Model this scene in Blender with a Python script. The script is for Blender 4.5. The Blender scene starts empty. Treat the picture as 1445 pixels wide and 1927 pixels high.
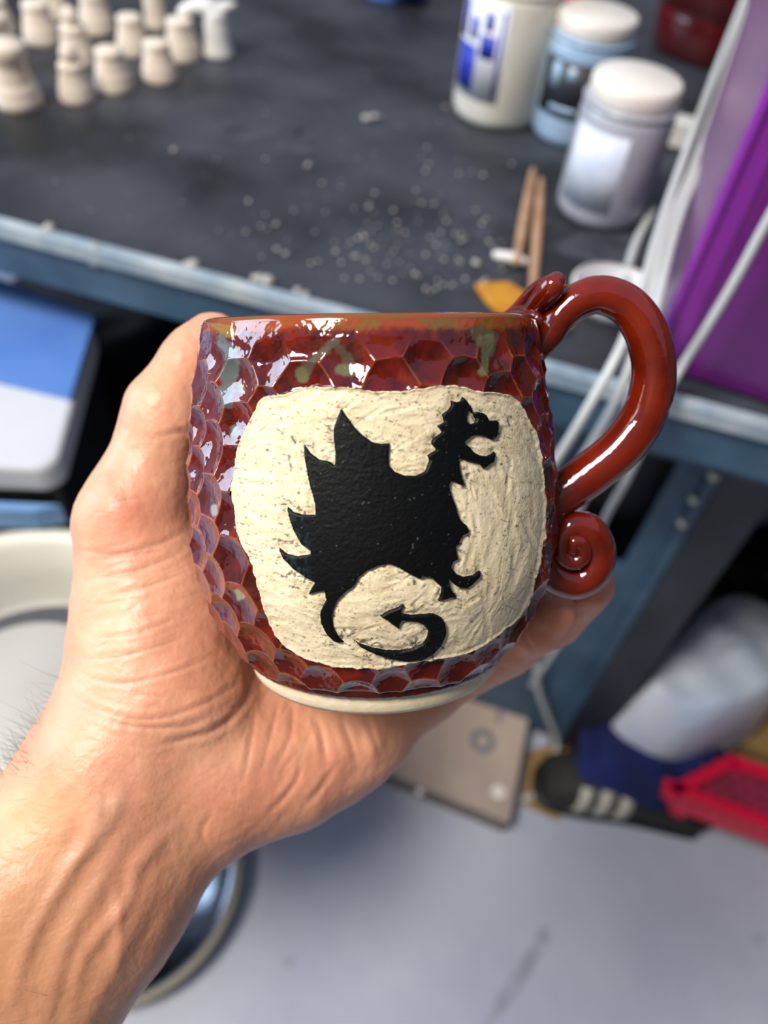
import bpy, bmesh, math, random
import numpy as np
from mathutils import Vector, Matrix

random.seed(7); rng = np.random.default_rng(7)
SC = bpy.context.scene
COL = SC.collection
# ------------------------------------------------------------------ camera
F = 1447.0; CX = 722.5; CY = 963.5                       # pixels of the 1445x1927 frame
_down = np.array([-142., -1197., -1447.]); _down /= np.linalg.norm(_down)
_u = -_down; _f = np.array([0, 0, -1.]); _yw = _f-(_f@_u)*_u; _yw /= np.linalg.norm(_yw); _xw = np.cross(_yw, _u)
RC = np.array([_xw, _yw, _u]); CP = np.array([0, 0, 1.24])
cam = bpy.data.cameras.new('camera'); camo = bpy.data.objects.new('camera', cam); COL.objects.link(camo)
m4 = np.eye(4); m4[:3, :3] = RC; m4[:3, 3] = CP
camo.matrix_world = Matrix(m4.tolist())
cam.sensor_fit = 'VERTICAL'; cam.sensor_height = 36.0; cam.lens = F/1927*36.0
cam.clip_start = .01; cam.clip_end = 60
cam.dof.use_dof = True; cam.dof.focus_distance = .188; cam.dof.aperture_fstop = cam.lens/3.5
SC.camera = camo
# ------------------------------------------------------------------ world, lights, exposure
SC.view_settings.view_transform = 'Standard'; SC.view_settings.look = 'None'
SC.view_settings.gamma = 1; SC.view_settings.use_curve_mapping = False
SC.view_settings.exposure = -0.31
W = bpy.data.worlds.new('sky'); SC.world = W; W.use_nodes = True
nt = W.node_tree; nt.nodes.clear()
wo = nt.nodes.new('ShaderNodeOutputWorld'); bg = nt.nodes.new('ShaderNodeBackground')
tc = nt.nodes.new('ShaderNodeTexCoord'); sx = nt.nodes.new('ShaderNodeSeparateXYZ'); rp = nt.nodes.new('ShaderNodeValToRGB')
nt.links.new(tc.outputs['Generated'], sx.inputs[0]); nt.links.new(sx.outputs['Z'], rp.inputs[0])
rp.color_ramp.elements[0].position = 0.0; rp.color_ramp.elements[0].color = (.55, .60, .70, 1)
rp.color_ramp.elements[1].position = 1.0; rp.color_ramp.elements[1].color = (.46, .60, .98, 1)
nt.links.new(rp.outputs[0], bg.inputs[0]); bg.inputs[1].default_value = .60
nt.links.new(bg.outputs[0], wo.inputs[0])

def area(name, loc, target, sx_, sy_, energy, color):
    l = bpy.data.lights.new(name, 'AREA'); l.shape = 'RECTANGLE'; l.size = sx_; l.size_y = sy_
    l.energy = energy; l.color = color
    o = bpy.data.objects.new(name, l); COL.objects.link(o); o.location = loc
    o.rotation_euler = (Vector(target)-Vector(loc)).to_track_quat('-Z', 'Y').to_euler()
    return o
area('skylight', (-1.15, -.45, 3.1), (0, .25, 1.0), .72, .72, 112, (1.0, .94, .85))
area('open_door_light', (-3.2, .6, 2.1), (0, .5, .9), 1.8, 1.8, 98, (.64, .79, 1.0))

# ------------------------------------------------------------------ helpers
def at(px, py, z):                                       # pixel -> point on the level z
    d = RC@np.array([(px-CX)/F, (CY-py)/F, -1.]); t = (z-CP[2])/d[2]
    return CP+d*t
def proj(P):                                             # world points -> pixels
    q = (np.asarray(P)-CP)@RC
    return CX+F*q[:, 0]/-q[:, 2], CY-F*q[:, 1]/-q[:, 2]
PHI = math.radians(12.9); cph, sph = math.cos(PHI), math.sin(PHI)
# mug frame (X right, Y away, Z along the mug) -> world
MC = np.array([[1, 0, 0], [0, sph, cph], [0, -cph, sph]], float)   # mug -> camera (x, y up, -z forward)
MW = RC@MC
def m2w(p): return np.asarray(p)@MW.T+CP
def H(px, py, Y):
    a = (px-CX)/F; v = (CY-py)/F; yd = cph+sph*v
    return np.array([a, yd, -sph+cph*v])*(Y/yd)
def pxr(px, py, Y, r):                                   # pixel radius -> metres
    v = (CY-py)/F; return r/F*Y/(cph+sph*v)

def S(c): return tuple(((x/255)/12.92 if x/255 <= .04045 else ((x/255+.055)/1.055)**2.4) for x in c)
def mat(name, col, rough=.5, metal=0, vary=None, vscale=8., bump=0, bscale=40., coat=0, alpha=1, trans=0, attr=None, spec=.5, sss=0, detail=4):
    m = bpy.data.materials.new(name); m.use_nodes = True; t = m.node_tree; b = t.nodes['Principled BSDF']
    b.inputs['Roughness'].default_value = rough; b.inputs['Metallic'].default_value = metal
    b.inputs['Coat Weight'].default_value = coat; b.inputs['Coat Roughness'].default_value = .04
    b.inputs['Alpha'].default_value = alpha; b.inputs['Transmission Weight'].default_value = trans
    b.inputs['Specular IOR Level'].default_value = spec
    if sss:
        b.inputs['Subsurface Weight'].default_value = sss; b.inputs['Subsurface Radius'].default_value = (1, .35, .2)
        b.inputs['Subsurface Scale'].default_value = .004
    c = (*S(col), 1)
    b.inputs['Base Color'].default_value = c
    tcn = t.nodes.new('ShaderNodeTexCoord')
    src = None
    if attr:
        a = t.nodes.new('ShaderNodeAttribute'); a.attribute_name = attr; src = a.outputs['Color']
    if vary:
        n = t.nodes.new('ShaderNodeTexNoise'); n.inputs['Scale'].default_value = vscale; n.inputs['Detail'].default_value = detail
        t.links.new(tcn.outputs['Object'], n.inputs['Vector'])
        r = t.nodes.new('ShaderNodeValToRGB'); r.color_ramp.elements[0].position = .35; r.color_ramp.elements[1].position = .65
        r.color_ramp.elements[0].color = c; r.color_ramp.elements[1].color = (*S(vary), 1)
        t.links.new(n.outputs['Fac'], r.inputs[0])
        if src:
            mx = t.nodes.new('ShaderNodeMix'); mx.data_type = 'RGBA'; mx.blend_type = 'MULTIPLY'; mx.inputs[0].default_value = 1
            t.links.new(src, mx.inputs[6]); t.links.new(r.outputs[0], mx.inputs[7]); src = mx.outputs[2]
        else: src = r.outputs[0]
    if src: t.links.new(src, b.inputs['Base Color'])
    if bump:
        n2 = t.nodes.new('ShaderNodeTexNoise'); n2.inputs['Scale'].default_value = bscale; n2.inputs['Detail'].default_value = 5
        t.links.new(tcn.outputs['Object'], n2.inputs['Vector'])
        bp = t.nodes.new('ShaderNodeBump'); bp.inputs['Strength'].default_value = 1; bp.inputs['Distance'].default_value = bump
        t.links.new(n2.outputs['Fac'], bp.inputs['Height']); t.links.new(bp.outputs[0], b.inputs['Normal'])
    return m

def link(name, me, mt=None, parent=None, smooth=True):
    o = bpy.data.objects.new(name, me); COL.objects.link(o)
    if mt: me.materials.append(mt)
    if parent: o.parent = parent
    if smooth: me.polygons.foreach_set('use_smooth', [True]*len(me.polygons))
    return o
def tag(o, label, cat, group=None, kind=None):
    o['label'] = label; o['category'] = cat
    if group: o['group'] = group
    if kind: o['kind'] = kind
    return o
def empty(name, loc, label, cat, group=None):
    o = bpy.data.objects.new(name, None); COL.objects.link(o); o.location = loc; o.empty_display_size = .02
    return tag(o, label, cat, group)
def from_bm(name, bm, mt, parent=None, smooth=True):
    bmesh.ops.recalc_face_normals(bm, faces=bm.faces)
    me = bpy.data.meshes.new(name); bm.to_mesh(me); bm.free()
    return link(name, me, mt, parent, smooth)
def hexa(bm, P, bev=0):                                  # eight corners: four bottom, four top
    v = [bm.verts.new(p) for p in P]
    for f in ((0, 3, 2, 1), (4, 5, 6, 7), (0, 1, 5, 4), (1, 2, 6, 5), (2, 3, 7, 6), (3, 0, 4, 7)): bm.faces.new([v[i] for i in f])
    if bev: bmesh.ops.bevel(bm, geom=bm.edges[:], offset=bev, segments=3, profile=.5, affect='EDGES')
def boxbm(c, ex, ey, hx, hy, z0, z1, bev=0):             # box with horizontal axes ex, ey
    bm = bmesh.new(); c = np.array(c[:2]); P = []
    for z in (z0, z1):
        for a, b in ((-1, -1), (1, -1), (1, 1), (-1, 1)):
            q = c+a*hx*ex+b*hy*ey; P.append((q[0], q[1], z))
    hexa(bm, P, bev); return bm
def lathe(prof, n=48):
    bm = bmesh.new(); rings = []
    for r, z in prof:
        rings.append([bm.verts.new((r*math.cos(2*math.pi*i/n), r*math.sin(2*math.pi*i/n), z)) for i in range(n)] if r > 1e-6 else [bm.verts.new((0, 0, z))])
    for a, b in zip(rings, rings[1:]):
        for i in range(n):
            j = (i+1) % n
            if len(a) == 1 and len(b) == 1: continue
            if len(a) == 1: bm.faces.new((a[0], b[j], b[i]))
            elif len(b) == 1: bm.faces.new((a[i], a[j], b[0]))
            else: bm.faces.new((a[i], a[j], b[j], b[i]))
    return bm
def catmull(P, n=8, closed=False):
    P = np.array(P, float); m = len(P); out = []
    for i in range(m if closed else m-1):
        if closed: p0, p1, p2, p3 = P[(i-1) % m], P[i], P[(i+1) % m], P[(i+2) % m]
        else: p0, p1, p2, p3 = P[max(i-1, 0)], P[i], P[i+1], P[min(i+2, m-1)]
        for k in range(n):
            t = k/n; out.append(.5*((2*p1)+(-p0+p2)*t+(2*p0-5*p1+4*p2-p3)*t*t+(-p0+3*p1-3*p2+p3)*t**3))
    if not closed: out.append(P[-1])
    return np.array(out)
def tube(P, R, n=8, seg=12, flat=1.0, fdir=None):        # swept tube, domed ends
    R = np.broadcast_to(np.array(R, float), (len(P),))
    Q = catmull(np.c_[np.array(P, float), R], n)
    # round caps
    def cap(q, d):
        r = q[3]; return [np.r_[q[:3]+d*r*math.sin(a), max(r*math.cos(a), r*.04)] for a in np.linspace(.35, math.pi/2, 5)]
    d0 = Q[0, :3]-Q[1, :3]; d0 /= np.linalg.norm(d0); d1 = Q[-1, :3]-Q[-2, :3]; d1 /= np.linalg.norm(d1)
    Q = np.array(cap(Q[0], d0)[::-1]+list(Q)+cap(Q[-1], d1))
    T = np.gradient(Q[:, :3], axis=0); T /= np.linalg.norm(T, axis=1)[:, None]+1e-12
    up = np.array(fdir if fdir is not None else (0, 0, 1.)); 
    if abs(T[0]@up) > .95: up = np.array([1., 0, 0])
    a = np.cross(T[0], up); a /= np.linalg.norm(a); bm = bmesh.new(); rings = []
    for i in range(len(Q)):
        if fdir is not None:
            b = np.array(fdir, float); a = np.cross(T[i], b); a /= np.linalg.norm(a)+1e-12; b = np.cross(a, T[i])
        else:
            a = a-(a@T[i])*T[i]; a /= np.linalg.norm(a); b = np.cross(T[i], a)
        rings.append([bm.verts.new(Q[i, :3]+Q[i, 3]*(a*math.cos(w)+b*flat*math.sin(w))) for w in np.arange(seg)*2*math.pi/seg])
    for r0, r1 in zip(rings, rings[1:]):
        for i in range(seg): bm.faces.new((r0[i], r0[(i+1) % seg], r1[(i+1) % seg], r1[i]))
    bm.faces.new(rings[0][::-1]); bm.faces.new(rings[-1]); return bm
def shift(bm, d):
    bmesh.ops.translate(bm, vec=Vector(d), verts=bm.verts[:]); return bm

T_ = .86                                                 # height of the table top
E1 = np.array([.97511, -.22171]); N1 = np.array([.22171, .97511]); P0 = at(0, 420, T_)[:2]
def tab(s, t, z): q = P0+s*E1+t*N1; return (q[0], q[1], z)

# ------------------------------------------------------------------ materials
M = {}
M['floor'] = mat('concrete', (172, 178, 194), .62, vary=(192, 194, 204), vscale=3.0, bump=.002, bscale=30, detail=8)
M['wallp'] = mat('plaster', (176, 176, 172), .8, vary=(160, 160, 158), vscale=2)
M['top'] = mat('black_top', (24, 25, 27), .5, vary=(62, 65, 72), vscale=9, bump=.0006, bscale=160, detail=10)
M['steel'] = mat('blue_steel', (44, 72, 94), .45, vary=(66, 96, 120), vscale=14, bump=.0004, bscale=60)
M['edge'] = mat('worn_edge', (128, 148, 164), .45, vary=(176, 184, 186), vscale=22)
M['dsteel'] = mat('dark_steel', (36, 40, 48), .5, vary=(50, 54, 62), vscale=12)
M['black'] = mat('black_plastic', (8, 9, 11), .5, vary=(16, 18, 22), vscale=20)
M['bolt'] = mat('zinc_bolt', (200, 200, 185), .35, .7)
M['bisque'] = mat('bisque_clay', (222, 206, 186), .75, vary=(234, 220, 202), vscale=60, bump=.0003, bscale=300)
M['porc'] = mat('white_clay', (232, 232, 226), .5, vary=(222, 220, 212), vscale=40)
M['jarw'] = mat('white_jar', (226, 222, 208), .35, vary=(216, 212, 198), vscale=20)
M['jarg'] = mat('frosted_jar', (176, 178, 186), .3, vary=(158, 160, 172), vscale=14)
M['jarb'] = mat('bluish_jar', (150, 178, 204), .3, vary=(166, 188, 208), vscale=14)
M['lid'] = mat('cream_lid', (238, 231, 220), .45, vary=(230, 222, 210), vscale=25)
M['purple'] = mat('purple_plastic', (104, 28, 112), .28, vary=(84, 22, 96), vscale=5, coat=.3)
M['mauve'] = mat('mauve_lit_plastic', (112, 70, 112), .4, vary=(128, 96, 126), vscale=7)
M['viol'] = mat('violet_edge', (132, 44, 150), .25)
M['cable'] = mat('white_cable', (196, 198, 196), .35)
M['blue'] = mat('blue_plastic', (78, 118, 190), .4, vary=(98, 138, 200), vscale=6)
M['white'] = mat('white_plastic', (206, 208, 212), .4, vary=(196, 196, 200), vscale=6)
M['lblue'] = mat('pale_blue_plastic', (110, 150, 196), .4)
M['cream'] = mat('cream_plastic', (214, 210, 192), .42, vary=(224, 222, 212), vscale=7)
M['whead'] = mat('grey_disc', (178, 174, 164), .5, vary=(188, 184, 176), vscale=9)
M['chrome'] = mat('brushed_steel', (150, 156, 164), .22, 1.0, vary=(120, 126, 138), vscale=20)
M['beige'] = mat('beige_rim', (150, 142, 124), .6)
M['board'] = mat('stained_board', (166, 146, 134), .7, vary=(184, 166, 152), vscale=9, detail=8)
M['boards'] = mat('board_side', (120, 112, 106), .75, vary=(134, 124, 116), vscale=14)
M['ring'] = mat('ring_stain', (118, 118, 126), .7)
M['navy'] = mat('navy_cloth', (9, 22, 72), .85, vary=(15, 32, 98), vscale=16)
M['rubber'] = mat('black_fabric_shoe', (26, 26, 26), .7, vary=(38, 37, 34), vscale=60)
M['stripe'] = mat('white_stripe', (196, 192, 178), .5)
M['bag'] = mat('clear_bag', (222, 226, 232), .4, vary=(192, 206, 226), vscale=9, bump=.004, bscale=26)
M['red'] = mat('red_plastic', (226, 16, 66), .4, vary=(214, 20, 60), vscale=10)
M['redin'] = mat('magenta_mat', (150, 40, 74), .6, vary=(130, 34, 62), vscale=30)
M['ochre'] = mat('ochre_sponge', (196, 138, 36), .8, vary=(180, 118, 24), vscale=60)
M['wood'] = mat('pale_wood', (186, 152, 118), .6, vary=(162, 122, 92), vscale=50)
M['maroon'] = mat('maroon_glaze', (82, 14, 18), .15, vary=(60, 10, 16), vscale=14, coat=.5)
M['tan'] = mat('tan_cardboard', (160, 128, 78), .8, vary=(140, 112, 70), vscale=9)
M['lblk'] = mat('black_label', (24, 26, 30), .5, vary=(40, 44, 50), vscale=90)
M['lblu'] = mat('blue_label', (24, 38, 158), .5, vary=(44, 62, 176), vscale=70)
M['lwht'] = mat('white_label', (214, 220, 230), .5, vary=(196, 206, 222), vscale=60)
M['lpap'] = mat('paper_label', (218, 220, 224), .5)
M['crumb'] = mat('dry_clay_crumb', (172, 168, 162), .6)

# ------------------------------------------------------------------ setting
bm = bmesh.new(); v = [bm.verts.new(p) for p in ((-4, -3, 0), (4, -3, 0), (4, 3.6, 0), (-4, 3.6, 0))]; bm.faces.new(v)
fl = from_bm('floor', bm, M['floor'], smooth=False); fl['kind'] = 'structure'; fl['label'] = 'pale blue-grey concrete floor with faint stains'
# floor stains, thin dried slip patches
def patch(px, py, z, rx, ry, ang, m, parent, name='floor_stain', h=.0006):
    c = at(px, py, z); bm = bmesh.new(); n = 28; vs = []
    for i in range(n):
        a = 2*math.pi*i/n; r = 1+.12*math.sin(3*a+px)+.08*math.sin(5*a+py)
        x, y = rx*r*math.cos(a), ry*r*math.sin(a); ca, sa = math.cos(ang), math.sin(ang)
        vs.append(bm.verts.new((c[0]+x*ca-y*sa, c[1]+x*sa+y*ca, z+h)))
    bm.faces.new(vs); return from_bm(name, bm, m, parent, smooth=False)
M['stain'] = mat('floor_stain', (152, 156, 168), .6, vary=(176, 180, 190), vscale=30)
for a in ((1020, 1765, .012, .010, 0), (975, 1838, .010, .085, -.62), (1425, 1768, .010, .009, 0), (545, 1812, .008, .007, .3), (520, 1180, .01, .01, 0)):
    patch(a[0], a[1], 0, a[2], a[3], a[4], M['stain'], fl, h=.0006+.0003*(a[2] == .010))
bm = bmesh.new(); hexa(bm, [(-4, 3.5, 0), (4, 3.5, 0), (4, 3.6, 0), (-4, 3.6, 0), (-4, 3.5, 2.4), (4, 3.5, 2.4), (4, 3.6, 2.4), (-4, 3.6, 2.4)])
wb = from_bm('wall_back', bm, M['wallp'], smooth=False); wb['kind'] = 'structure'
M['wallf'] = mat('unseen_wall', (112, 104, 96), .85, vary=(96, 90, 84), vscale=2)
for nm, a, b in (('unseen_wall_front', (-4, -1.45), (3.1, -1.35)), ('unseen_wall_right', (3.0, -1.35), (3.1, 3.5))):     # unseen walls added to darken the mug's reflections, open to the left
    bm = bmesh.new(); hexa(bm, [(a[0], a[1], 0), (b[0], a[1], 0), (b[0], b[1], 0), (a[0], b[1], 0), (a[0], a[1], 3.0), (b[0], a[1], 3.0), (b[0], b[1], 3.0), (a[0], b[1], 3.0)])
    o = from_bm(nm, bm, M['wallf'], smooth=False); o['kind'] = 'structure'

# ------------------------------------------------------------------ work table
tbl = empty('work_table', tab(.6, .45, 0), 'blue steel workbench with black dusty top across the picture', 'table')
def tbox(name, s0, s1, t0, t1, z0, z1, m, bev=0, parent=None):
    q = P0+(s0+s1)/2*E1+(t0+t1)/2*N1
    o = from_bm(name, boxbm(q, E1, N1, (s1-s0)/2, (t1-t0)/2, z0, z1, bev), m, None, smooth=False)
    pr = parent or tbl
    o.parent = pr
    o.matrix_parent_inverse = Matrix.Translation(tbl.location).inverted()
    return o
def par(o, root):                                         # keep world coordinates under an Empty
    o.parent = root; o.matrix_parent_inverse = Matrix.Translation(root.location).inverted(); return o
tp = tbox('table_top', -.9, 1.9, .004, 1.25, T_-.02, T_, M['top'], .001)
tbox('edge_trim', -.9, 1.9, -.006, .006, T_-.012, T_+.003, M['edge'], .0015)
tbox('front_rail', -.9, 1.9, .0, .03, T_-.055, T_-.012, M['steel'], .002)
tbox('back_rail', -.9, 1.9, 1.2, 1.24, T_-.07, T_-.02, M['steel'], .002)
def post(s, t, w, m, z1=T_-.055): return tbox('leg', s-w/2, s+w/2, t-w/2, t+w/2, 0, z1, m, .002)
LS, LT = .702, .136
tbox('leg', LS-.012, LS+.045, LT-.01, LT+.05, 0, T_-.02, M['dsteel'], .003)  # side face of the leg, its shade put into the dark steel
tbox('leg', LS-.026, LS-.012, LT-.012, LT+.03, 0, T_-.02, M['steel'], .002)
post(-.8, .1, .05, M['steel']); post(1.8, .1, .05, M['steel']); post(-.8, 1.15, .05, M['steel']); post(1.8, 1.15, .05, M['steel'])
# middle bracket leg at the left
tbox('bracket', .155, .205, .03, .05, .60, T_-.055, M['steel'], .003)
tbox('bracket', .165, .185, .012, .03, .74, T_-.056, M['steel'], .003)
# cabinet face beside the dark leg with a rectangular opening
tbox('side_panel', .30, .70, LT-.004, LT+.004, .02, .50, M['steel'], .001)
tbox('side_panel', .30, .555, LT-.004, LT+.004, .50, .70, M['steel'], .001)
tbox('side_panel', .30, .70, LT-.004, LT+.004, .70, .775, M['steel'], .001)
tbox('side_panel', .645, .70, LT-.004, LT+.004, .50, .70, M['steel'], .001)
tbox('side_panel', .30, .72, .03, .04, .775, .805, M['steel'], .001)
tbox('side_panel', .28, .72, .04, LT, .775, .780, M['steel'], .001)
tbox('cabinet_inside', .48, .66, LT+.05, LT+.06, .42, .72, M['black'])
tbox('lower_shelf', -.7, .66, .2, 1.1, .16, .18, M['dsteel'], .001)
tbox('shade_panel', -.8, 1.8, 1.1, 1.11, .18, .84, M['black'])  # black sheet added to keep the space under the table dark
def bolt(px, py, z, r=.006, parent=tbl):
    c = at(px, py, z); o = from_bm('bolt', shift(lathe([(0, .006), (r*.8, .006), (r, .004), (r, -.002), (0, -.002)], 16), c), M['bolt']); par(o, parent)
for p in ((180, 492, .845), (196, 552, .80), (1378, 828, .80), (1342, 895, .72), (1305, 940, .66), (1283, 985, .62), (250, 545, .80)): bolt(*p)
# dust lumps left along the edge
bm = bmesh.new()
for px, py, r in ((95, 437, .006), (85, 440, .004), (365, 505, .006), (352, 503, .004), (490, 530, .005), (505, 535, .006), (480, 528, .004), (560, 552, .004), (575, 560, .004), (180, 470, .004)):
    c = at(px, py, T_); bmesh.ops.create_icosphere(bm, subdivisions=1, radius=r, matrix=Matrix.Translation((c[0], c[1], T_+r*.5)))
cl = from_bm('clay_lump', bm, M['crumb']); tag(cl, 'small pale clay lumps caught along the table front edge', 'clay lumps', kind='stuff')
# clay crumbs scattered on the top
bm = bmesh.new()
def crumb(px, py, r):
    c = at(px, py, T_); mtx = Matrix.Translation((c[0], c[1], T_+r*.6))@Matrix.Rotation(random.random()*6, 4, 'Z')@Matrix.Diagonal((1, .5+random.random()*.6, .6, 1))
    bmesh.ops.create_icosphere(bm, subdivisions=1, radius=r, matrix=mtx)
for _ in range(210):
    px = random.gauss(780, 170); py = random.gauss(455, 80)
    if 330 < px < 1050 and py < 560+(px-700)*.26-20: crumb(px, py, random.choice((.0008, .001, .0014, .002, .0024)))
for _ in range(90): crumb(random.uniform(60, 900), random.uniform(120, 470), random.choice((.0006, .0009, .0014)))
for px, py, r in ((328, 286, .0035), (690, 228, .006), (705, 224, .005), (715, 222, .003), (580, 315, .004), (520, 425, .003), (468, 382, .003), (800, 325, .003), (895, 500, .005)): crumb(px, py, r)
tag(from_bm('clay_crumbs', bm, M['crumb']), 'scattered pale clay crumbs and dust specks on the black table top', 'clay crumbs', kind='stuff')
# dried slip smears on the top
M['smear'] = mat('dried_slip', (66, 70, 78), .6, vary=(44, 46, 52), vscale=40)
for a in ((870, 440, .045, .02, .9), (900, 520, .035, .018, .2), (1150, 470, .05, .03, .3), (480, 250, .05, .02, .5), (560, 270, .03, .02, 1.2)):
    o = patch(a[0], a[1], T_, a[2], a[3], a[4], M['smear'], None, 'slip_smear', .0004); par(o, tbl)

# ------------------------------------------------------------------ chess pieces
GP = 'unglazed clay chess pieces drying on the black table'
def piece_profile(kind):
    base = [(0, 0), (.0185, 0), (.0192, .002), (.0190, .008), (.0178, .0105), (.0180, .0125), (.0165, .018), (.0155, .019), (.0157, .021), (.0138, .027)]
    if kind == 'pawn': return base+[(.0128, .0285), (.0136, .0300), (.0138, .034), (.0128, .0368), (.0095, .038), (0, .038)]
    if kind == 'tower': return base+[(.0135, .034), (.0142, .036), (.0158, .040), (.0160, .046), (.0150, .0485), (0, .0485)]
    return [(0, 0), (.0165, 0), (.0168, .006), (.0150, .012), (.0140, .03), (.0135, .045), (.0120, .055), (.0125, .060), (.009, .066), (0, .068)]
proto = {}
def chess(px, py, kind, label, name, sc=1., head=None, m=None):
    c = at(px, py, T_); m = m or M['bisque']
    if (kind, name) not in proto:
        me = bpy.data.meshes.new('piece_body'); b = lathe(piece_profile(kind), 40); bmesh.ops.recalc_face_normals(b, faces=b.faces); b.to_mesh(me); b.free()
        me.materials.append(m); me.polygons.foreach_set('use_smooth', [True]*len(me.polygons)); proto[(kind, name)] = me
    e = empty(name, c, label, 'chess piece', GP)
    o = bpy.data.objects.new('piece_body', proto[(kind, name)]); COL.objects.link(o); o.parent = e
    e.scale = (sc,)*3
    if head == 'knight':
        e.scale = (1.1, 1.1, .76)
        b = tube([(0, 0, .052), (-.004, .002, .062), (-.012, .002, .067), (-.024, .0, .064), (-.033, -.002, .058)], [.012, .0125, .012, .010, .0075], 6, 14)
        ho = from_bm('knight_head', b, m, e)
        b = tube([(.002, .002, .064), (.014, .004, .070), (.019, .004, .072)], [.009, .0065, .003], 5, 12); from_bm('ear', b, m, e)
    elif head == 'knob':
        b = bmesh.new(); bmesh.ops.create_uvsphere(b, u_segments=20, v_segments=12, radius=.0095, matrix=Matrix.Translation((0, 0, .045))); from_bm('knob', b, m, e)
    return e
chess(38, 196, 'tower', 'largest ribbed clay tower piece at the left picture edge, nearest row', 'chess_tower', 1.22)
chess(147, 186, 'pawn', 'front clay piece with round knob, left of the front middle pawn', 'chess_bishop', .98, 'knob')
chess(150, 118, 'pawn', 'clay piece with knob just behind the front knobbed piece', 'chess_bishop', 1.05, 'knob')
chess(217, 166, 'pawn', 'flat topped clay pawn in the middle of the front row', 'chess_pawn', 1.08)
chess(303, 148, 'pawn', 'flat topped clay pawn at the right of the front row', 'chess_pawn', 1.04)
chess(253, 98, 'pawn', 'clay pawn in the second row behind the front middle pawn', 'chess_pawn', 1.04)
chess(345, 108, 'pawn', 'clay pawn in the second row beside the tall knight piece', 'chess_pawn', 1.1)
chess(185, 58, 'pawn', 'clay pawn alone in the third row, centre of the group', 'chess_pawn', 1.12)
chess(82, 78, 'pawn', 'clay pawn in the third row behind the tower piece', 'chess_pawn', 1.12)
chess(108, 32, 'tower', 'clay tower piece in the back row at the upper left', 'chess_tower', 1.05)
chess(298, 52, 'tall', 'tall slim clay king piece in the back row', 'chess_king', 1.0)
chess(10, 112, 'tower', 'clay tower piece cut by the left edge, second row', 'chess_tower', .95)
chess(2, 62, 'pawn', 'clay pawn cut by the left picture edge, third row', 'chess_pawn', 1.)
chess(412, 104, 'tall', 'tall pale knight piece with long head pointing left', 'chess_knight', 1.05, 'knight', M['porc'])

# ------------------------------------------------------------------ glaze jars
def jar(name, px, py, r, h, label, mb, lid, lab=None, group='pint jars on the table'):
    c = at(px, py, T_); e = empty(name, c, label, 'jar', group); hb = h-.018
    prof = [(0, 0), (r*.86, 0), (r*.95, .003), (r, .010), (r, hb-.012), (r*.97, hb-.006), (r*.86, hb), (r*.84, hb+.004), (0, hb+.004)]
    from_bm('body', lathe(prof, 64), mb, e)
    rl = r*.93
    pl = [(0, hb+.001), (rl*.97, hb+.001), (rl, hb+.003), (rl, h-.004), (rl*.97, h-.001), (rl*.93, h), (0, h+.0002)]
    lo = from_bm('lid', lathe(pl, 64), lid, e)
    from_bm('neck_ring', lathe([(rl*.95, hb-.003), (r*1.0, hb-.003), (r*1.01, hb-.001), (rl*.95, hb+.001)], 64), mb, e)
    if lab:
        for (a0, a1, z0, z1, m, off) in lab:
            bm = bmesh.new(); k = 20; rr = r+off; vs = []
            for i in range(k+1):
                a = math.radians(a0+(a1-a0)*i/k); vs.append([bm.verts.new(((r-.0004)*math.cos(a), (r-.0004)*math.sin(a), z0)), bm.verts.new((rr*math.cos(a), rr*math.sin(a), z0)), bm.verts.new((rr*math.cos(a), rr*math.sin(a), z1)), bm.verts.new(((r-.0004)*math.cos(a), (r-.0004)*math.sin(a), z1))])
            for a_, b_ in zip(vs, vs[1:]):
                for q in range(3): bm.faces.new((a_[q], b_[q], b_[q+1], a_[q+1]))
            from_bm('label', bm, m, e)
    return e
jar('glaze_jar', 932, 212, .0505, .150, 'tall cream glaze jar with blue printed label, leftmost of the jars', M['jarw'], M['jarw'],
    [(192, 264, .028, .122, M['lpap'], .0004), (193, 228, .034, .078, M['lblu'], .0008), (193, 206, .082, .116, M['lblu'], .0008), (214, 226, .084, .104, M['lblu'], .0008), (232, 252, .070, .092, M['lblu'], .0008), (236, 246, .096, .112, M['lblu'], .0008), (256, 260, .034, .116, M['lblu'], .0008)])
jar('glaze_jar', 1070, 250, .044, .121, 'pale blue glaze jar with black label, behind the frontmost jar', M['jarb'], M['lid'],
    [(196, 290, .030, .085, M['lblk'], .0004), (215, 228, .058, .082, M['jarb'], .0008), (240, 250, .066, .080, M['jarb'], .0008), (222, 262, .036, .041, M['jarb'], .0008)])
jar('glaze_jar', 1125, 396, .0425, .124, 'frosted grey glaze jar with pale label and cream lid, frontmost of the jars', M['jarg'], M['lid'],
    [(194, 270, .018, .088, M['lwht'], .0004)])
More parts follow.
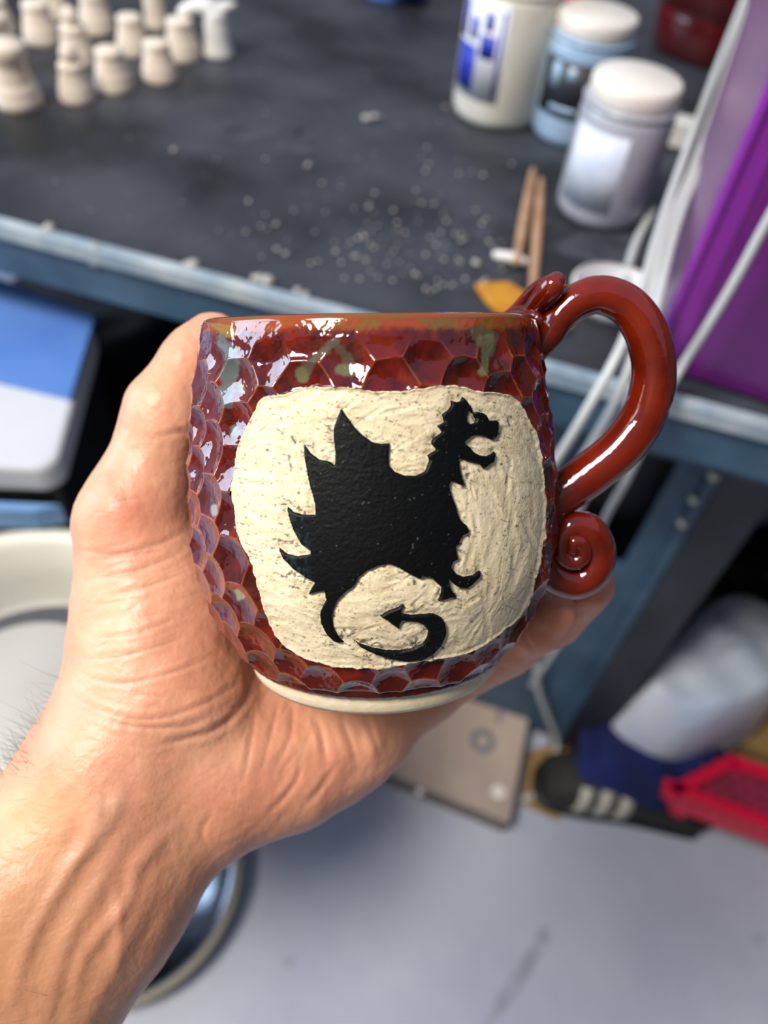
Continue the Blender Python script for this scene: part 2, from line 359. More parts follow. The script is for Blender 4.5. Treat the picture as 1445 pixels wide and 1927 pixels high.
# maroon glossy tub behind, red lid, blue pouch
c = at(1330, 95, T_)
e = empty('maroon_tub', c, 'large maroon glossy tub behind the jars at the top right', 'tub')
from_bm('body', lathe([(0, 0), (.07, 0), (.078, .006), (.083, .05), (.079, .056), (.085, .06), (.086, .12), (.08, .128), (.074, .122), (0, .118)], 56), M['maroon'], e)
from_bm('rim', lathe([(.080, .12), (.088, .12), (.09, .124), (.088, .130), (.080, .131)], 56), M['maroon'], e)
c = at(1075, 42, T_)
e = empty('red_jar', c, 'small red capped jar just visible behind the pale blue jar', 'jar')
from_bm('body', lathe([(0, 0), (.022, 0), (.024, .004), (.024, .05), (.018, .056), (0, .056)], 32), M['red'], e)
from_bm('cap', lathe([(0, .05), (.018, .05), (.019, .07), (.016, .073), (0, .073)], 32), M['red'], e)
def blob(name, c, rx, ry, rz, m, label=None, cat=None, amp=.15, seed=0, ang=0, sub=4, parent=None, freq=3.):
    bm = bmesh.new(); bmesh.ops.create_icosphere(bm, subdivisions=sub, radius=1.0)
    rs = np.random.default_rng(seed); ks = rs.normal(size=(14, 3))*freq; ph = rs.random(14)*6.3; am = 1/(1+np.linalg.norm(ks, axis=1)*.5)
    ca, sa = math.cos(ang), math.sin(ang)
    for v in bm.verts:
        p = np.array(v.co); f = 1+amp*float(np.sum(am*np.sin(ks@p+ph)))
        x, y, z = p[0]*rx*f, p[1]*ry*f, p[2]*rz*f
        if z < -rz*.55: z = -rz*.55
        v.co = (c[0]+x*ca-y*sa, c[1]+x*sa+y*ca, c[2]+z+rz*.55)
    o = from_bm(name, bm, m, parent)
    if label: tag(o, label, cat)
    return o
blob('blue_pouch', at(742, -4, T_), .055, .035, .02, mat('blue_cloth', (24, 62, 128), .6, vary=(60, 110, 180), vscale=30), 'crumpled blue cloth pouch on the table at the top picture edge', 'cloth', .2, 3)

# sticks, brushes, ochre scraps, white dish
def stick(name, a, b, r, m, label, cat, group=None):
    A = at(*a); B = at(*b)
    o = from_bm(name, tube([A, (A+B)/2+np.array([0, 0, .0008]), B], r, 6, 10), m); return tag(o, label, cat, group)
g = 'wooden modelling tools on the table'
stick('wooden_tool', (972, 492, T_+.006), (1003, 322, T_+.006), [.0042, .005, .0035], M['wood'], 'left pale wooden modelling stick lying below the jars', 'tool', g)
stick('wooden_tool', (1003, 545, T_+.006), (1018, 340, T_+.006), [.0040, .005, .0035], M['wood'], 'right reddish wooden modelling stick lying below the jars', 'tool', g)
stick('clay_coil', (935, 480, T_+.004), (985, 492, T_+.004), [.004, .005, .004], M['porc'], 'short cream clay coil crossing the end of the left stick', 'clay coil')
def scrap(px, py, z, pts, h, m, name, label, cat):
    bm = bmesh.new(); lo = []; hi = []
    for x, y in pts:
        q = at(px+x, py+y, z); lo.append(bm.verts.new((q[0], q[1], z+.0005))); hi.append(bm.verts.new((q[0], q[1], z+h)))
    n = len(pts); bm.faces.new(lo[::-1]); bm.faces.new(hi)
    for i in range(n): bm.faces.new((lo[i], lo[(i+1) % n], hi[(i+1) % n], hi[i]))
    bmesh.ops.bevel(bm, geom=bm.edges[:], offset=min(h*.25, .0012), segments=2, profile=.5, affect='EDGES')
    return tag(from_bm(name, bm, m, smooth=False), label, cat)
scrap(935, 565, T_, ((-42, -22), (20, -25), (58, 0), (40, 42), (0, 28), (-20, 10)), .006, M['ochre'], 'ochre_sponge', 'ochre yellow sponge scrap behind the mug rim', 'sponge')
scrap(1052, 618, T_, ((-20, -16), (14, -16), (24, 4), (0, 18), (-20, 10)), .006, M['ochre'], 'ochre_sponge', 'smaller ochre sponge scrap seen through the mug handle', 'sponge')
c = at(1152, 575, T_)
e = empty('white_dish', c, 'shallow white round dish on the table behind the mug handle', 'dish')
from_bm('bowl', lathe([(0, .0), (.03, 0), (.036, .008), (.038, .016), (.0365, .017), (.034, .011), (.028, .003), (0, .003)], 48), M['white'], e)
from_bm('rim', lathe([(.0365, .015), (.0388, .0155), (.0392, .0175), (.037, .0185)], 48), M['lid'], e)

# ------------------------------------------------------------------ purple bin standing at the table edge
e = empty('purple_bin', at(1300, 640, T_), 'glossy purple plastic bin standing on the table at the right edge', 'bin')
zt = T_+.30
b0 = at(1222, 694, T_); b1 = at(1560, 802, T_); b3 = at(1212, 615, T_)
t0 = at(1222, 694, T_)+np.array([0, 0, .30]); 
u_ = (b1-b0)/np.linalg.norm(b1-b0)
b3 = b0+np.array([N1[0], N1[1], 0])*.20-np.array([E1[0], E1[1], 0])*.0
b2 = b1+np.array([N1[0], N1[1], 0])*.20
lean = -np.array([E1[0], E1[1], 0])*.015
T0 = b0+np.array([0, 0, .30]); T1 = b1+np.array([0, 0, .30]); T3 = b3+np.array([0, 0, .30])+lean; T2 = b2+np.array([0, 0, .30])
dz = np.array([0, 0, .002])
bm = bmesh.new(); hexa(bm, [b0+dz, b1+dz, b2+dz, b3+dz, T0, T1, T2, T3], .004); bx_ = from_bm('bin_wall', bm, M['purple'], smooth=False); par(bx_, e)
nl = -np.array([E1[0], E1[1], 0])*.0015
def slab(P, n, m, name, parent, smooth=False):
    bm = bmesh.new(); P = [np.array(p, float) for p in P]
    hexa(bm, [p for p in P]+[p+n for p in P]); return par(from_bm(name, bm, m, smooth=smooth), parent)
up = np.array([0, 0, 1.])
Nv = np.array([N1[0], N1[1], 0]); Ev = np.array([E1[0], E1[1], 0])
slab([b0+Nv*.012+dz*3, b3-Nv*.006+dz*3, T3-Nv*.006-dz*3, T0+Nv*.012-dz*3], nl, M['mauve'], 'side_panel', e)  # paler mauve side of the bin, with its reflected light painted in
par(from_bm('corner_bead', tube([b0+up*.006, (b0+T0)/2, T0-up*.004], [.0045, .0045, .0045], 6, 10), M['viol']), e)
slab([b0+Ev*.004+dz*3-Nv*.0, b0+Ev*.016+dz*3, T0+Ev*.016-dz*3, T0+Ev*.004-dz*3], -Nv*.0025, M['viol'], 'fold', e)
par(from_bm('bin_rim', tube([T0, T1, T2, T3, T0], .006, 1, 8), M['viol']), e)

# ------------------------------------------------------------------ white cables
def at_t(px, py, t):                                     # pixel -> point on the upright plane t along the table
    d = RC@np.array([(px-CX)/F, (CY-py)/F, -1.]); k = (t-(CP[:2]-P0)@N1)/(d[:2]@N1); return CP+d*k
def cable(pts, r, label, lift=0):
    P = [at_t(x, y, z[0]) if isinstance(z, tuple) else at(x, y, z) for x, y, z in pts]; o = from_bm('white_cable', tube(P, [r]*len(P), 10, 10), M['cable'])
    return tag(o, label, 'cable', 'white cables hanging over the table edge')
cable([(1425, -60, 1.03), (1392, 20, 1.0), (1330, 180, .97), (1275, 330, .955), (1238, 440, .95), (1210, 540, .945), (1170, 650, .935), (1105, 770, .90), (1050, 860, .85), (985, 950, .78), (930, 1060, .6), (930, 1160, .3)], .0034, 'leftmost thick white cable running down to the mug rim side')
cable([(1440, -60, 1.03), (1408, 20, 1.0), (1362, 150, .97), (1310, 300, .955), (1255, 430, .95), (1228, 540, .945), (1195, 660, .93), (1150, 770, .89), (1085, 880, .83), (1030, 960, .74), (1000, 1060, .55), (985, 1180, .2)], .0034, 'middle white cable crossing behind the mug handle hole')
cable([(1432, -60, 1.02), (1390, 60, .99), (1350, 190, .965), (1325, 290, .955), (1275, 420, .95), (1240, 560, .945), (1212, 690, .93), (1170, 800, .90), (1120, 900, .84), (1080, 1000, .74), (1110, 1130, .62), (1060, 1200, .5), (1000, 1290, .3)], .0034, 'right white cable along the purple bin corner')
cable([(1640, 60, (-.01,)), (1540, 250, (-.01,)), (1445, 415, (-.01,)), (1385, 525, (-.01,)), (1325, 625, (-.01,)), (1270, 712, (-.012,)), (1232, 790, .90), (1180, 900, .84), (1130, 1000, .7), (1120, 1100, .5)], .0032, 'single white cable slanting across the front of the purple bin')
cable([(1230, 395, .862+.006), (1200, 450, .862+.004), (1180, 510, .862+.004), (1170, 560, .885)], .004, 'short greyish cable beside the frontmost jar')
cable([(1008, 1200, .35), (1012, 1290, .2), (1032, 1350, .1), (1048, 1395, .03), (1038, 1440, .006), (1012, 1490, .005), (985, 1503, .005)], .005, 'bluish white cable end lying on the floor beside the board')
o = tag(from_bm('cable_clip', boxbm(at(1275, 275, T_), E1, N1, .014, .012, T_+.001, T_+.03, .003), M['porc'], smooth=False), 'small cream block behind the cables beside the frontmost jar', 'block')

# ------------------------------------------------------------------ left: bin, potter's wheel, bowl
zt = .742
e = empty('storage_bin', at(60, 720, .0), 'white lidded bin with bright blue cover in front of the table, left', 'bin')
A = at(180, 597, zt)[:2]; B = at(-260, 430, zt)[:2]; Cn = at(104, 880, zt)[:2]; Dn = at(-340, 860, zt)[:2]
def quad_prism(name, Q, z0, z1, m, parent, bev):
    bm = bmesh.new(); hexa(bm, [(q[0], q[1], z0) for q in Q]+[(q[0], q[1], z1) for q in Q])
    if bev:
        ve = [ed for ed in bm.edges if abs(ed.verts[0].co.z-ed.verts[1].co.z) > .001]
        bmesh.ops.bevel(bm, geom=ve, offset=bev, segments=6, profile=.5, affect='EDGES')
        te = [ed for ed in bm.edges if abs(ed.verts[0].co.z-z1) < 1e-5 and abs(ed.verts[1].co.z-z1) < 1e-5 and len(ed.link_faces) == 2 and any(abs(f.normal.z) < .5 for f in ed.link_faces)]
        bmesh.ops.bevel(bm, geom=te, offset=min(.006, (z1-z0)*.4), segments=3, profile=.5, affect='EDGES')
    return par(from_bm(name, bm, m, smooth=False), parent)
mid1 = at(134, 752, zt)[:2]; mid0 = at(-275, 655, zt)[:2]
quad_prism('bin_body', [B+(A-B)*.01, A+(B-A)*.02, Cn+(Dn-Cn)*.02, Dn], 0.0, zt-.03, M['black'], e, .012)
quad_prism('lid', [B, A, Cn, Dn], zt-.03, zt-.002, M['white'], e, .02)
quad_prism('cover', [B-(Dn-B)*.01, A-(Cn-A)*.01, mid1, mid0], zt-.0025, zt+.002, M['blue'], e, .003)
quad_prism('cover', [Dn+(B-Dn)*.005-(A-B)*.0+(0, -.012), Cn+(0, -.012), Cn+(-.02, -.022), Dn+(0, -.022)], zt-.06, zt-.035, M['lblue'], e, 0)
# dark things stored under the table, behind the hand
def dark(name, c, rx, ry, rz, m, label, cat, seed): return blob(name, c, rx, ry, rz, m, label, cat, .12, seed, freq=4)
dark('black_sack', at(300, 820, .42), .17, .12, .13, mat('black_sack', (12, 13, 16), .45, vary=(26, 28, 34), vscale=10), 'crumpled black plastic sack under the table beside the blue bin', 'sack', 5)
dark('blue_sack', at(235, 745, .50), .045, .03, .03, mat('dark_blue_sack', (30, 66, 120), .5, vary=(14, 26, 50), vscale=20), 'small dark blue bag lying on the black sack', 'bag', 6)
# potter's wheel
cw = at(8, 1275, .68)
e = empty('potters_wheel', (cw[0], cw[1], 0), "cream potter's wheel with grey wheel head at the left edge", 'potters wheel')
from_bm('splash_pan', lathe([(0, .60), (.112, .60), (.118, .610), (.124, .640), (.134, .668), (.143, .679), (.150, .676), (.152, .664), (.146, .62), (.13, .59), (0, .585)], 96), M['cream'], e)
from_bm('pan_shade', lathe([(.02, .6015), (.116, .6015), (.1165, .6035), (.02, .6035)], 64), mat('shade_grey', (92, 96, 108), .35), e)  # grey colour stands in for the shade inside the cream pan
from_bm('wheel_head', lathe([(0, .634), (.076, .634), (.0795, .631), (.0795, .624), (.015, .622), (.015, .601), (0, .601)], 96), M['whead'], e)
o = from_bm('wheel_base', boxbm((-.30, 0), np.array([1., 0]), np.array([0, 1.]), .09, .10, 0, .585, .006), M['dsteel'], e, smooth=False)
o = from_bm('wheel_arm', boxbm((-.12, 0), np.array([1., 0]), np.array([0, 1.]), .12, .05, .53, .584, .004), M['dsteel'], e, smooth=False)
cb = at(238, 1655, 0)
e = empty('steel_bowl', cb, 'shallow polished steel bowl with beige rim on the floor under the forearm', 'bowl')
from_bm('bowl', lathe([(0, .002), (.08, .002), (.12, .010), (.155, .030), (.165, .046), (.163, .048), (.150, .034), (.118, .014), (.078, .006), (0, .006)], 80), M['chrome'], e)
from_bm('rim', lathe([(.163, .044), (.170, .044), (.172, .047), (.170, .050), (.163, .050)], 80), M['beige'], e)

# ------------------------------------------------------------------ right, on the floor
zb = .05
Q = [at(690, 1437, zb)[:2], at(958, 1548, zb)[:2], at(1000, 1322, zb)[:2], at(735, 1225, zb)[:2]]
e = empty('stained_board', (*np.mean(Q, 0), 0), 'thick stained tan board with a grey ring mark on the floor', 'board')
bm = bmesh.new(); hexa(bm, [(q[0], q[1], .0) for q in Q]+[(q[0], q[1], zb-.003) for q in Q], .002); par(from_bm('board_core', bm, M['boards'], smooth=False), e)
bm = bmesh.new(); hexa(bm, [(q[0], q[1], zb-.003) for q in Q]+[(q[0], q[1], zb) for q in Q]); par(from_bm('board_face', bm, M['board'], smooth=False), e)
c = at(908, 1395, zb)
o = from_bm('ring_mark', shift(lathe([(.010, .0004), (.011, .0008), (.020, .0008), (.021, .0004)], 40), (c[0], c[1], zb)), M['ring'], smooth=False); par(o, e)
c = at(940, 1345, zb); o = from_bm('ring_mark', boxbm(c, E1, N1, .004, .014, zb+.0002, zb+.0009), M['ring'], smooth=False); par(o, e)
for px, py, r in ((938, 1490, .011), (790, 1490, .006)):
    c = at(px, py, zb); o = from_bm('slip_spot', shift(lathe([(0, .0009), (r*.8, .0008), (r, .0001)], 24), (c[0], c[1], zb)), M['lid'], smooth=False); par(o, e)
c = at(1050, 1450, 0)
o = scrap(1040, 1455, 0, ((-50, -40), (30, -60), (60, -20), (10, 90), (-60, 60)), .004, M['tan'], 'cardboard_scrap', 'tan cardboard scrap on the floor between board and shoe', 'cardboard')
# shoe with three stripes
def loft(secs, m, name, parent, n=24, cap=True):         # secs: centre s, half width, z0, z1, squareness
    bm = bmesh.new(); rings = []
    for s, c0, hw, z0, z1 in secs:
        r = []
        for i in range(n):
            a = 2*math.pi*i/n; x = math.cos(a); y = math.sin(a)
            x = math.copysign(abs(x)**.75, x); y = math.copysign(abs(y)**.75, y)
            r.append(bm.verts.new((s, c0+hw*x, (z0+z1)/2+(z1-z0)/2*y)))
        rings.append(r)
    for a, b in zip(rings, rings[1:]):
        for i in range(n): bm.faces.new((a[i], a[(i+1) % n], b[(i+1) % n], b[i]))
    bm.faces.new(rings[0][::-1]); bm.faces.new(rings[-1]); return from_bm(name, bm, m, parent)
sa, sb = at(1002, 1528, 0), at(1340, 1588, 0)
dirs = (sb-sa)[:2]; Ls = np.linalg.norm(dirs); ang = math.atan2(dirs[1], dirs[0])
e = empty('striped_shoe', (sa[0], sa[1], 0), 'black shoe with three white side stripes on the floor', 'shoe'); e.rotation_euler = (0, 0, ang)
upper = [(0, .045, .016, .018, .03), (.012, .045, .036, .014, .058), (.05, .045, .044, .013, .082), (.10, .045, .044, .013, .092), (.15, .045, .042, .013, .088), (.20, .045, .043, .013, .068), (.25, .045, .046, .013, .052), (Ls-.03, .045, .042, .013, .044), (Ls-.008, .045, .028, .014, .034), (Ls, .045, .012, .016, .026)]
us = catmull(upper, 4); loft([tuple(q) for q in us], M['rubber'], 'upper', e)
sole = [(-.003, .045, .014, .0, .016), (.010, .045, .038, .0, .018), (.06, .045, .046, .0, .018), (.15, .045, .043, .0, .018), (.24, .045, .048, .0, .018), (Ls-.03, .045, .044, .0, .017), (Ls, .045, .016, .0, .016)]
loft([tuple(q) for q in catmull(sole, 4)], M['black'], 'sole', e)
for s0 in (.050, .081, .112):                           # bands hug the near side of the upper
    k = 10; bm = bmesh.new(); vs = []
    for i in range(k+1):
        a = math.radians(175+95*i/k)+.0; x = math.cos(a); y = math.sin(a)
        x = math.copysign(abs(x)**.75, x); y = math.copysign(abs(y)**.75, y)
        a2 = math.radians(268-(268-118)*i/k); x = math.cos(a2); y = math.sin(a2); x = math.copysign(abs(x)**.75, x); y = math.copysign(abs(y)**.75, y)
        # near side is -y of the shoe
        yy = .045-(.0455)*abs(x); zz = .051+.041*y
        vs.append([bm.verts.new((s0+i*.0006+d, yy, zz)) for d in (0, .020)])
    for p, q in zip(vs, vs[1:]): bm.faces.new((p[0], p[1], q[1], q[0]))
    g_ = bmesh.ops.extrude_face_region(bm, geom=bm.faces[:]); bmesh.ops.translate(bm, vec=(0, -.002, .001), verts=[x for x in g_['geom'] if isinstance(x, bmesh.types.BMVert)])
    from_bm('stripe', bm, M['stripe'], e)
for s0 in (.17, .19, .21, .23): from_bm('lace', tube([(s0, .025, .072-(s0-.17)*.3), (s0+.006, .045, .082-(s0-.17)*.35), (s0, .065, .072-(s0-.17)*.3)], .002, 4, 6), M['rubber'], e)
# navy cloth over the shoe
def cloth(name, pts, z, m, label, cat, amp, seed, thick=.004, edge=0.0):     # draped sheet: pixel outline at height z
    rs = np.random.default_rng(seed); q = np.array([at(x, y, z)[:2] for x, y in pts]); cen = q.mean(0)
    cur = catmull(q, 8, True); n = len(cur); bm = bmesh.new(); K = 14; rings = []
    for k in range(1, K+1):
        f = k/K; ring = []
        for i, p in enumerate(cur):
            x, y = cen+(p-cen)*f
            h = z*(1-max(0, (f-.72)/.28)**2*.8)+amp*(math.sin(22*x+7*y+seed)*.5+math.sin(41*y-13*x+seed*2)*.35+math.sin(60*x+50*y)*.2)*(1-f**6)
            ring.append(bm.verts.new((x, y, max(h, edge+.002))))
        rings.append(ring)
    c = bm.verts.new((*cen, z+amp*.3))
    for i in range(n):
        bm.faces.new((c, rings[0][i], rings[0][(i+1) % n]))
        for a, b in zip(rings, rings[1:]): bm.faces.new((a[i], b[i], b[(i+1) % n], a[(i+1) % n]))
    low = [bm.verts.new((v.co.x, v.co.y, max(edge, 0)+.001)) for v in rings[-1]]
    for i in range(n): bm.faces.new((rings[-1][i], low[i], low[(i+1) % n], rings[-1][(i+1) % n]))
    bm.faces.new(low)
    return tag(from_bm(name, bm, m), label, cat)
cloth('navy_cloth', [(1100, 1400), (1112, 1345), (1180, 1310), (1300, 1335), (1385, 1400), (1385, 1425), (1330, 1455), (1268, 1505), (1225, 1500), (1165, 1474), (1106, 1448)], .125, M['navy'], 'heap of navy blue cloth draped over the striped shoe', 'cloth', .012, 2, edge=.088)
cloth('plastic_bag', [(1190, 1300), (1215, 1245), (1280, 1175), (1340, 1110), (1400, 1085), (1460, 1090), (1560, 1160), (1540, 1260), (1440, 1330), (1330, 1365), (1240, 1345)], .26, M['bag'], 'crumpled translucent white plastic bag between table leg and navy cloth', 'bag', .016, 4, edge=.06)
cloth('dark_bundle', [(1300, 1010), (1400, 960), (1560, 940), (1640, 1100), (1560, 1220), (1380, 1180), (1300, 1120)], .20, M['black'], 'dark bundle behind the white plastic bag at the right edge', 'bundle', .02, 9)
Qc = [at(1290, 1360, .05)[:2], at(1560, 1460, .05)[:2], at(1560, 1240, .05)[:2], at(1380, 1200, .05)[:2]]
bm = bmesh.new(); hexa(bm, [(q[0], q[1], 0) for q in Qc]+[(q[0], q[1], .05) for q in Qc], .002)
tag(from_bm('cardboard_box', bm, M['tan'], smooth=False), 'low tan cardboard box behind the red crate', 'box')
# red perforated crate
zc = .13
K0 = at(1248, 1485, zc)[:2]; K1 = at(1375, 1420, zc)[:2]; K2 = at(1705, 1532, zc)[:2]; K3 = at(1600, 1616, zc)[:2]
e = empty('red_crate', (*np.mean([K0, K1, K2, K3], 0), 0), 'bright red plastic crate with slotted inner tray at right edge', 'crate')
cen = (K0+K1+K2+K3)/4
def frame_side(a, b, z0, z1, w, name, m):
    d = (b-a); d = d/np.linalg.norm(d); n = np.array([-d[1], d[0]])
    if n@(cen-a) < 0: n = -n
    bm = bmesh.new(); P = [a, b, b+n*w, a+n*w]; hexa(bm, [(p[0], p[1], z0) for p in P]+[(p[0], p[1], z1) for p in P], .002); return par(from_bm(name, bm, m, smooth=False), e)
for a, b in ((K0, K1), (K1, K2), (K2, K3), (K3, K0)):
    frame_side(a, b, .075, zc, .004, 'side_wall', M['red']); frame_side(a, b, zc-.008, zc+.003, .018, 'rim', M['red'])
for k_ in (K0, K1, K2, K3):
    q = k_+(cen-k_)*.08; par(from_bm('foot', boxbm(k_+(cen-k_)*.25, E1, N1, .012, .012, 0, .118, .002), M['red'], smooth=False), e)
# slatted tray: strips each way leave real openings
for k in range(1, 12):
    f = k/12; a = K0+(K3-K0)*f; b = K1+(K2-K1)*f; d = (b-a)/np.linalg.norm(b-a); n = np.array([-d[1], d[0]])*.0055
    bm = bmesh.new(); P = [a-n, b-n, b+n, a+n]; hexa(bm, [(p[0], p[1], zc-.016) for p in P]+[(p[0], p[1], zc-.011) for p in P]); par(from_bm('tray_slat', bm, M['redin'], smooth=False), e)
for k in range(1, 5):
    f = k/5; a = K0+(K1-K0)*f; b = K3+(K2-K3)*f; d = (b-a)/np.linalg.norm(b-a); n = np.array([-d[1], d[0]])*.011
    bm = bmesh.new(); P = [a-n, b-n, b+n, a+n]; hexa(bm, [(p[0], p[1], zc-.0175) for p in P]+[(p[0], p[1], zc-.0125) for p in P]); par(from_bm('tray_slat', bm, M['redin'], smooth=False), e)

# =================================================================== MUG
D = .22; RX = -.0039; ROLL = math.radians(.8)
PROF = np.array([(.0035, .0456), (-.0025, .0470), (-.0094, .0486), (-.0165, .0497), (-.0236, .0506), (-.0381, .0522), (-.0500, .0529), (-.0608, .0524), (-.0689, .0504), (-.0773, .0476), (-.0862, .0432), (-.0905, .0392)])
PROF = PROF[::-1]                                        # bottom to top
pc = catmull(PROF, 24)
Zp, Rp = pc[:, 0], pc[:, 1]
def mug_r(Z): return np.interp(Z, Zp, Rp)
cr, sr = math.cos(ROLL), math.sin(ROLL)
MUGM = np.array([[cr, 0, -sr*1.0], [0, 1, 0], [sr, 0, cr]])   # local -> mug frame, bottom leans right
MUGM = np.array([[cr, 0, -sr], [0, 1, 0], [sr, 0, cr]])
def loc2m(p): return np.asarray(p)@MUGM.T+np.array([RX, D, 0])
def m2loc(p): return (np.asarray(p)-np.array([RX, D, 0]))@MUGM
m4 = np.eye(4); m4[:3, :3] = MW@MUGM; m4[:3, 3] = m2w(np.array([RX, D, 0]))
mug = empty('mug', (0, 0, 0), 'rust red carved mug with black winged beast on cream panel, held in hand', 'mug')
mug.matrix_world = Matrix(m4.tolist())
def pix(L): return proj(m2w(loc2m(L)))

def cropc(L): return np.array([(480+x/2.58, 700+y/2.58) for x, y in L])
DRAGON = cropc([(1013,115),(1035,140),(1055,170),(1066,198),(1085,192),(1110,195),(1128,208),(1140,232),(1165,236),(1178,232),(1188,245),(1189,268),(1183,300),(1166,332),(1145,325),(1115,310),(1080,306),(1050,318),(1022,342),(1030,352),(1045,360),(1065,385),(1100,405),(1130,408),(1158,396),(1173,380),(1170,412),(1165,440),(1142,450),(1118,472),(1100,450),(1085,446),(1060,440),(1030,432),(1005,420),(993,428),(1000,470),(1012,520),(1022,556),(992,545),(960,530),(948,548),(955,590),(975,640),(990,690),(1002,720),(1030,742),(1046,780),(1015,797),(1000,815),(995,835),(980,850),(984,880),(992,912),(965,925),(958,950),(985,985),(1020,998),(1060,990),(1104,963),(1095,1000),(1060,1035),(1032,1056),(990,1050),(960,1025),(945,1003),(948,1030),(958,1060),(982,1095),(940,1105),(905,1115),(888,1124),(905,1085),(910,1050),(880,1025),(860,1005),(825,1000),(800,1010),(760,990),(700,955),(650,935),(600,945),(550,965),(500,1005),(485,1040),(430,1080),(395,1120),(378,1160),(372,1200),(378,1250),(400,1290),(430,1323),(380,1312),(345,1280),(315,1225),(310,1180),(325,1140),(342,1110),(330,1065),(290,1075),(252,1086),(285,1025),(240,1000),(180,960),(130,910),(107,856),(150,885),(200,898),(262,887),(264,872),(220,840),(185,780),(160,710),(147,648),(180,680),(230,695),(288,694),(285,640),(262,560),(245,480),(235,420),(232,348),(265,395),(310,425),(360,435),(384,452),(386,400),(378,330),(379,270),(398,215),(416,173),(440,210),(480,265),(520,305),(570,340),(610,348),(656,344),(650,400),(652,455),(680,485),(730,503),(780,503),(828,484),(836,462),(850,430),(840,405),(882,378),(858,345),(868,322),(912,292),(888,262),(922,243),(912,205),(945,180),(958,162),(955,136),(985,146),(1002,140)])
TAIL = cropc([(466,1303),(500,1325),(560,1345),(620,1358),(700,1362),(760,1350),(815,1325),(840,1290),(843,1265),(820,1235),(790,1220),(745,1215),(715,1215),(705,1232),(702,1257),(670,1235),(640,1212),(604,1191),(650,1165),(700,1145),(728,1129),(715,1160),(712,1180),(760,1188),(820,1182),(870,1180),(910,1200),(930,1230),(932,1275),(910,1330),(870,1375),(810,1405),(740,1412),(660,1400),(580,1375),(510,1340)])
EYE = cropc([(1037,194),(1050,188),(1064,204),(1078,226),(1074,247),(1052,252),(1035,240),(1032,214)])
PANEL = catmull([(490,750),(540,738),(575,727),(640,728),(700,735),(760,735),(830,725),(870,725),(900,735),(940,739),(965,743),(990,770),(1005,800),(1018,840),(1025,880),(1029,930),(1028,1000),(1015,1080),(990,1150),(950,1190),(900,1225),(850,1240),(790,1248),(700,1261),(640,1258),(580,1245),(545,1225),(515,1195),(500,1160),(480,1100),(470,1060),(450,1020),(440,980),(436,930),(438,880),(445,840),(462,800),(478,768)], 4, True)
def sdf(px, py, poly):
    out = np.full(px.shape, 1e18, np.float32); ins = np.zeros(px.shape, bool)
    n = len(poly)
    for i in range(n):
        ax, ay = poly[i]; bx, by = poly[(i+1) % n]; ex, ey = bx-ax, by-ay; L = ex*ex+ey*ey+1e-9
        wx = px-ax; wy = py-ay; t = np.clip((wx*ex+wy*ey)/L, 0, 1)
        d = (wx-t*ex)**2+(wy-t*ey)**2; np.minimum(out, d, out=out)
        if ay != by:
            c = ((ay > py) != (by > py)) & (px < (bx-ax)*(py-ay)/(by-ay)+ax); ins ^= c
    d = np.sqrt(out); return np.where(ins, -d, d)
def vnoise(x, y, z, seed=0):                             # value noise, vectorised
    rs = np.random.default_rng(seed); tb = rs.random(4096).astype(np.float32)
    xi, yi, zi = np.floor(x).astype(np.int64), np.floor(y).astype(np.int64), np.floor(z).astype(np.int64)
    fx, fy, fz = x-xi, y-yi, z-zi; fx, fy, fz = [f*f*(3-2*f) for f in (fx, fy, fz)]
    def h(a, b, c):
        n = a*374761393+b*668265263+c*1442695041; n = (n ^ (n >> 13))*1274126177; return tb[(n ^ (n >> 16)) & 4095]
    r = 0
    for i in (0, 1):
        for j in (0, 1):
            for k in (0, 1):
                r = r+h(xi+i, yi+j, zi+k)*(fx if i else 1-fx)*(fy if j else 1-fy)*(fz if k else 1-fz)
    return r
def fbm(x, y, z, o=4, seed=0):
    r = 0; a = .5; t = 0
    for i in range(o): r = r+a*vnoise(x*2**i, y*2**i, z*2**i, seed+i); t += a; a *= .5
    return r/t
def sstep(a, b, x): t = np.clip((x-a)/(b-a), 0, 1); return t*t*(3-2*t)

# grid over the outer wall
th_f = np.arange(-1.92, 1.92, .0052); th_b = np.linspace(1.92, 2*math.pi-1.92, 150)[:-1]
TH = np.r_[th_f, th_b]; NT = len(TH)
arc = np.r_[0, np.cumsum(np.hypot(np.diff(Zp), np.diff(Rp)))]; NR = 440
a_s = np.linspace(0, arc[-1], NR); Zr = np.interp(a_s, arc, Zp); Rr = np.interp(a_s, arc, Rp)
dz_, dr_ = np.gradient(Zr), np.gradient(Rr); ln = np.hypot(dz_, dr_); nr, nz = dz_/ln, -dr_/ln      # outward normal
TG, ZG = np.meshgrid(TH, Zr); RG = np.repeat(Rr[:, None], NT, 1)
NRG = np.repeat(nr[:, None], NT, 1); NZG = np.repeat(nz[:, None], NT, 1)
base = np.stack([RG*np.sin(TG), -RG*np.cos(TG), ZG], -1)
nor = np.stack([NRG*np.sin(TG), -NRG*np.cos(TG), NZG], -1)
PX, PY = pix(base.reshape(-1, 3)); PX = PX.reshape(TG.shape); PY = PY.reshape(TG.shape)
TW = (TG+math.pi) % (2*math.pi)-math.pi
front = np.abs(TW) < 1.5
sp = np.full(TG.shape, 300., np.float32); sd = np.full(TG.shape, 300., np.float32)
sp[front] = sdf(PX[front], PY[front], PANEL)
inn = front & (sp < 2)
wob = (fbm(PX[inn]/9, PY[inn]/9, 0*PX[inn], 3, 50)-.5)*3.0
dd = np.minimum(sdf(PX[inn], PY[inn], DRAGON), sdf(PX[inn], PY[inn], TAIL)); dd = np.maximum(dd, -sdf(PX[inn], PY[inn], EYE))
sd[inn] = dd+wob*.5
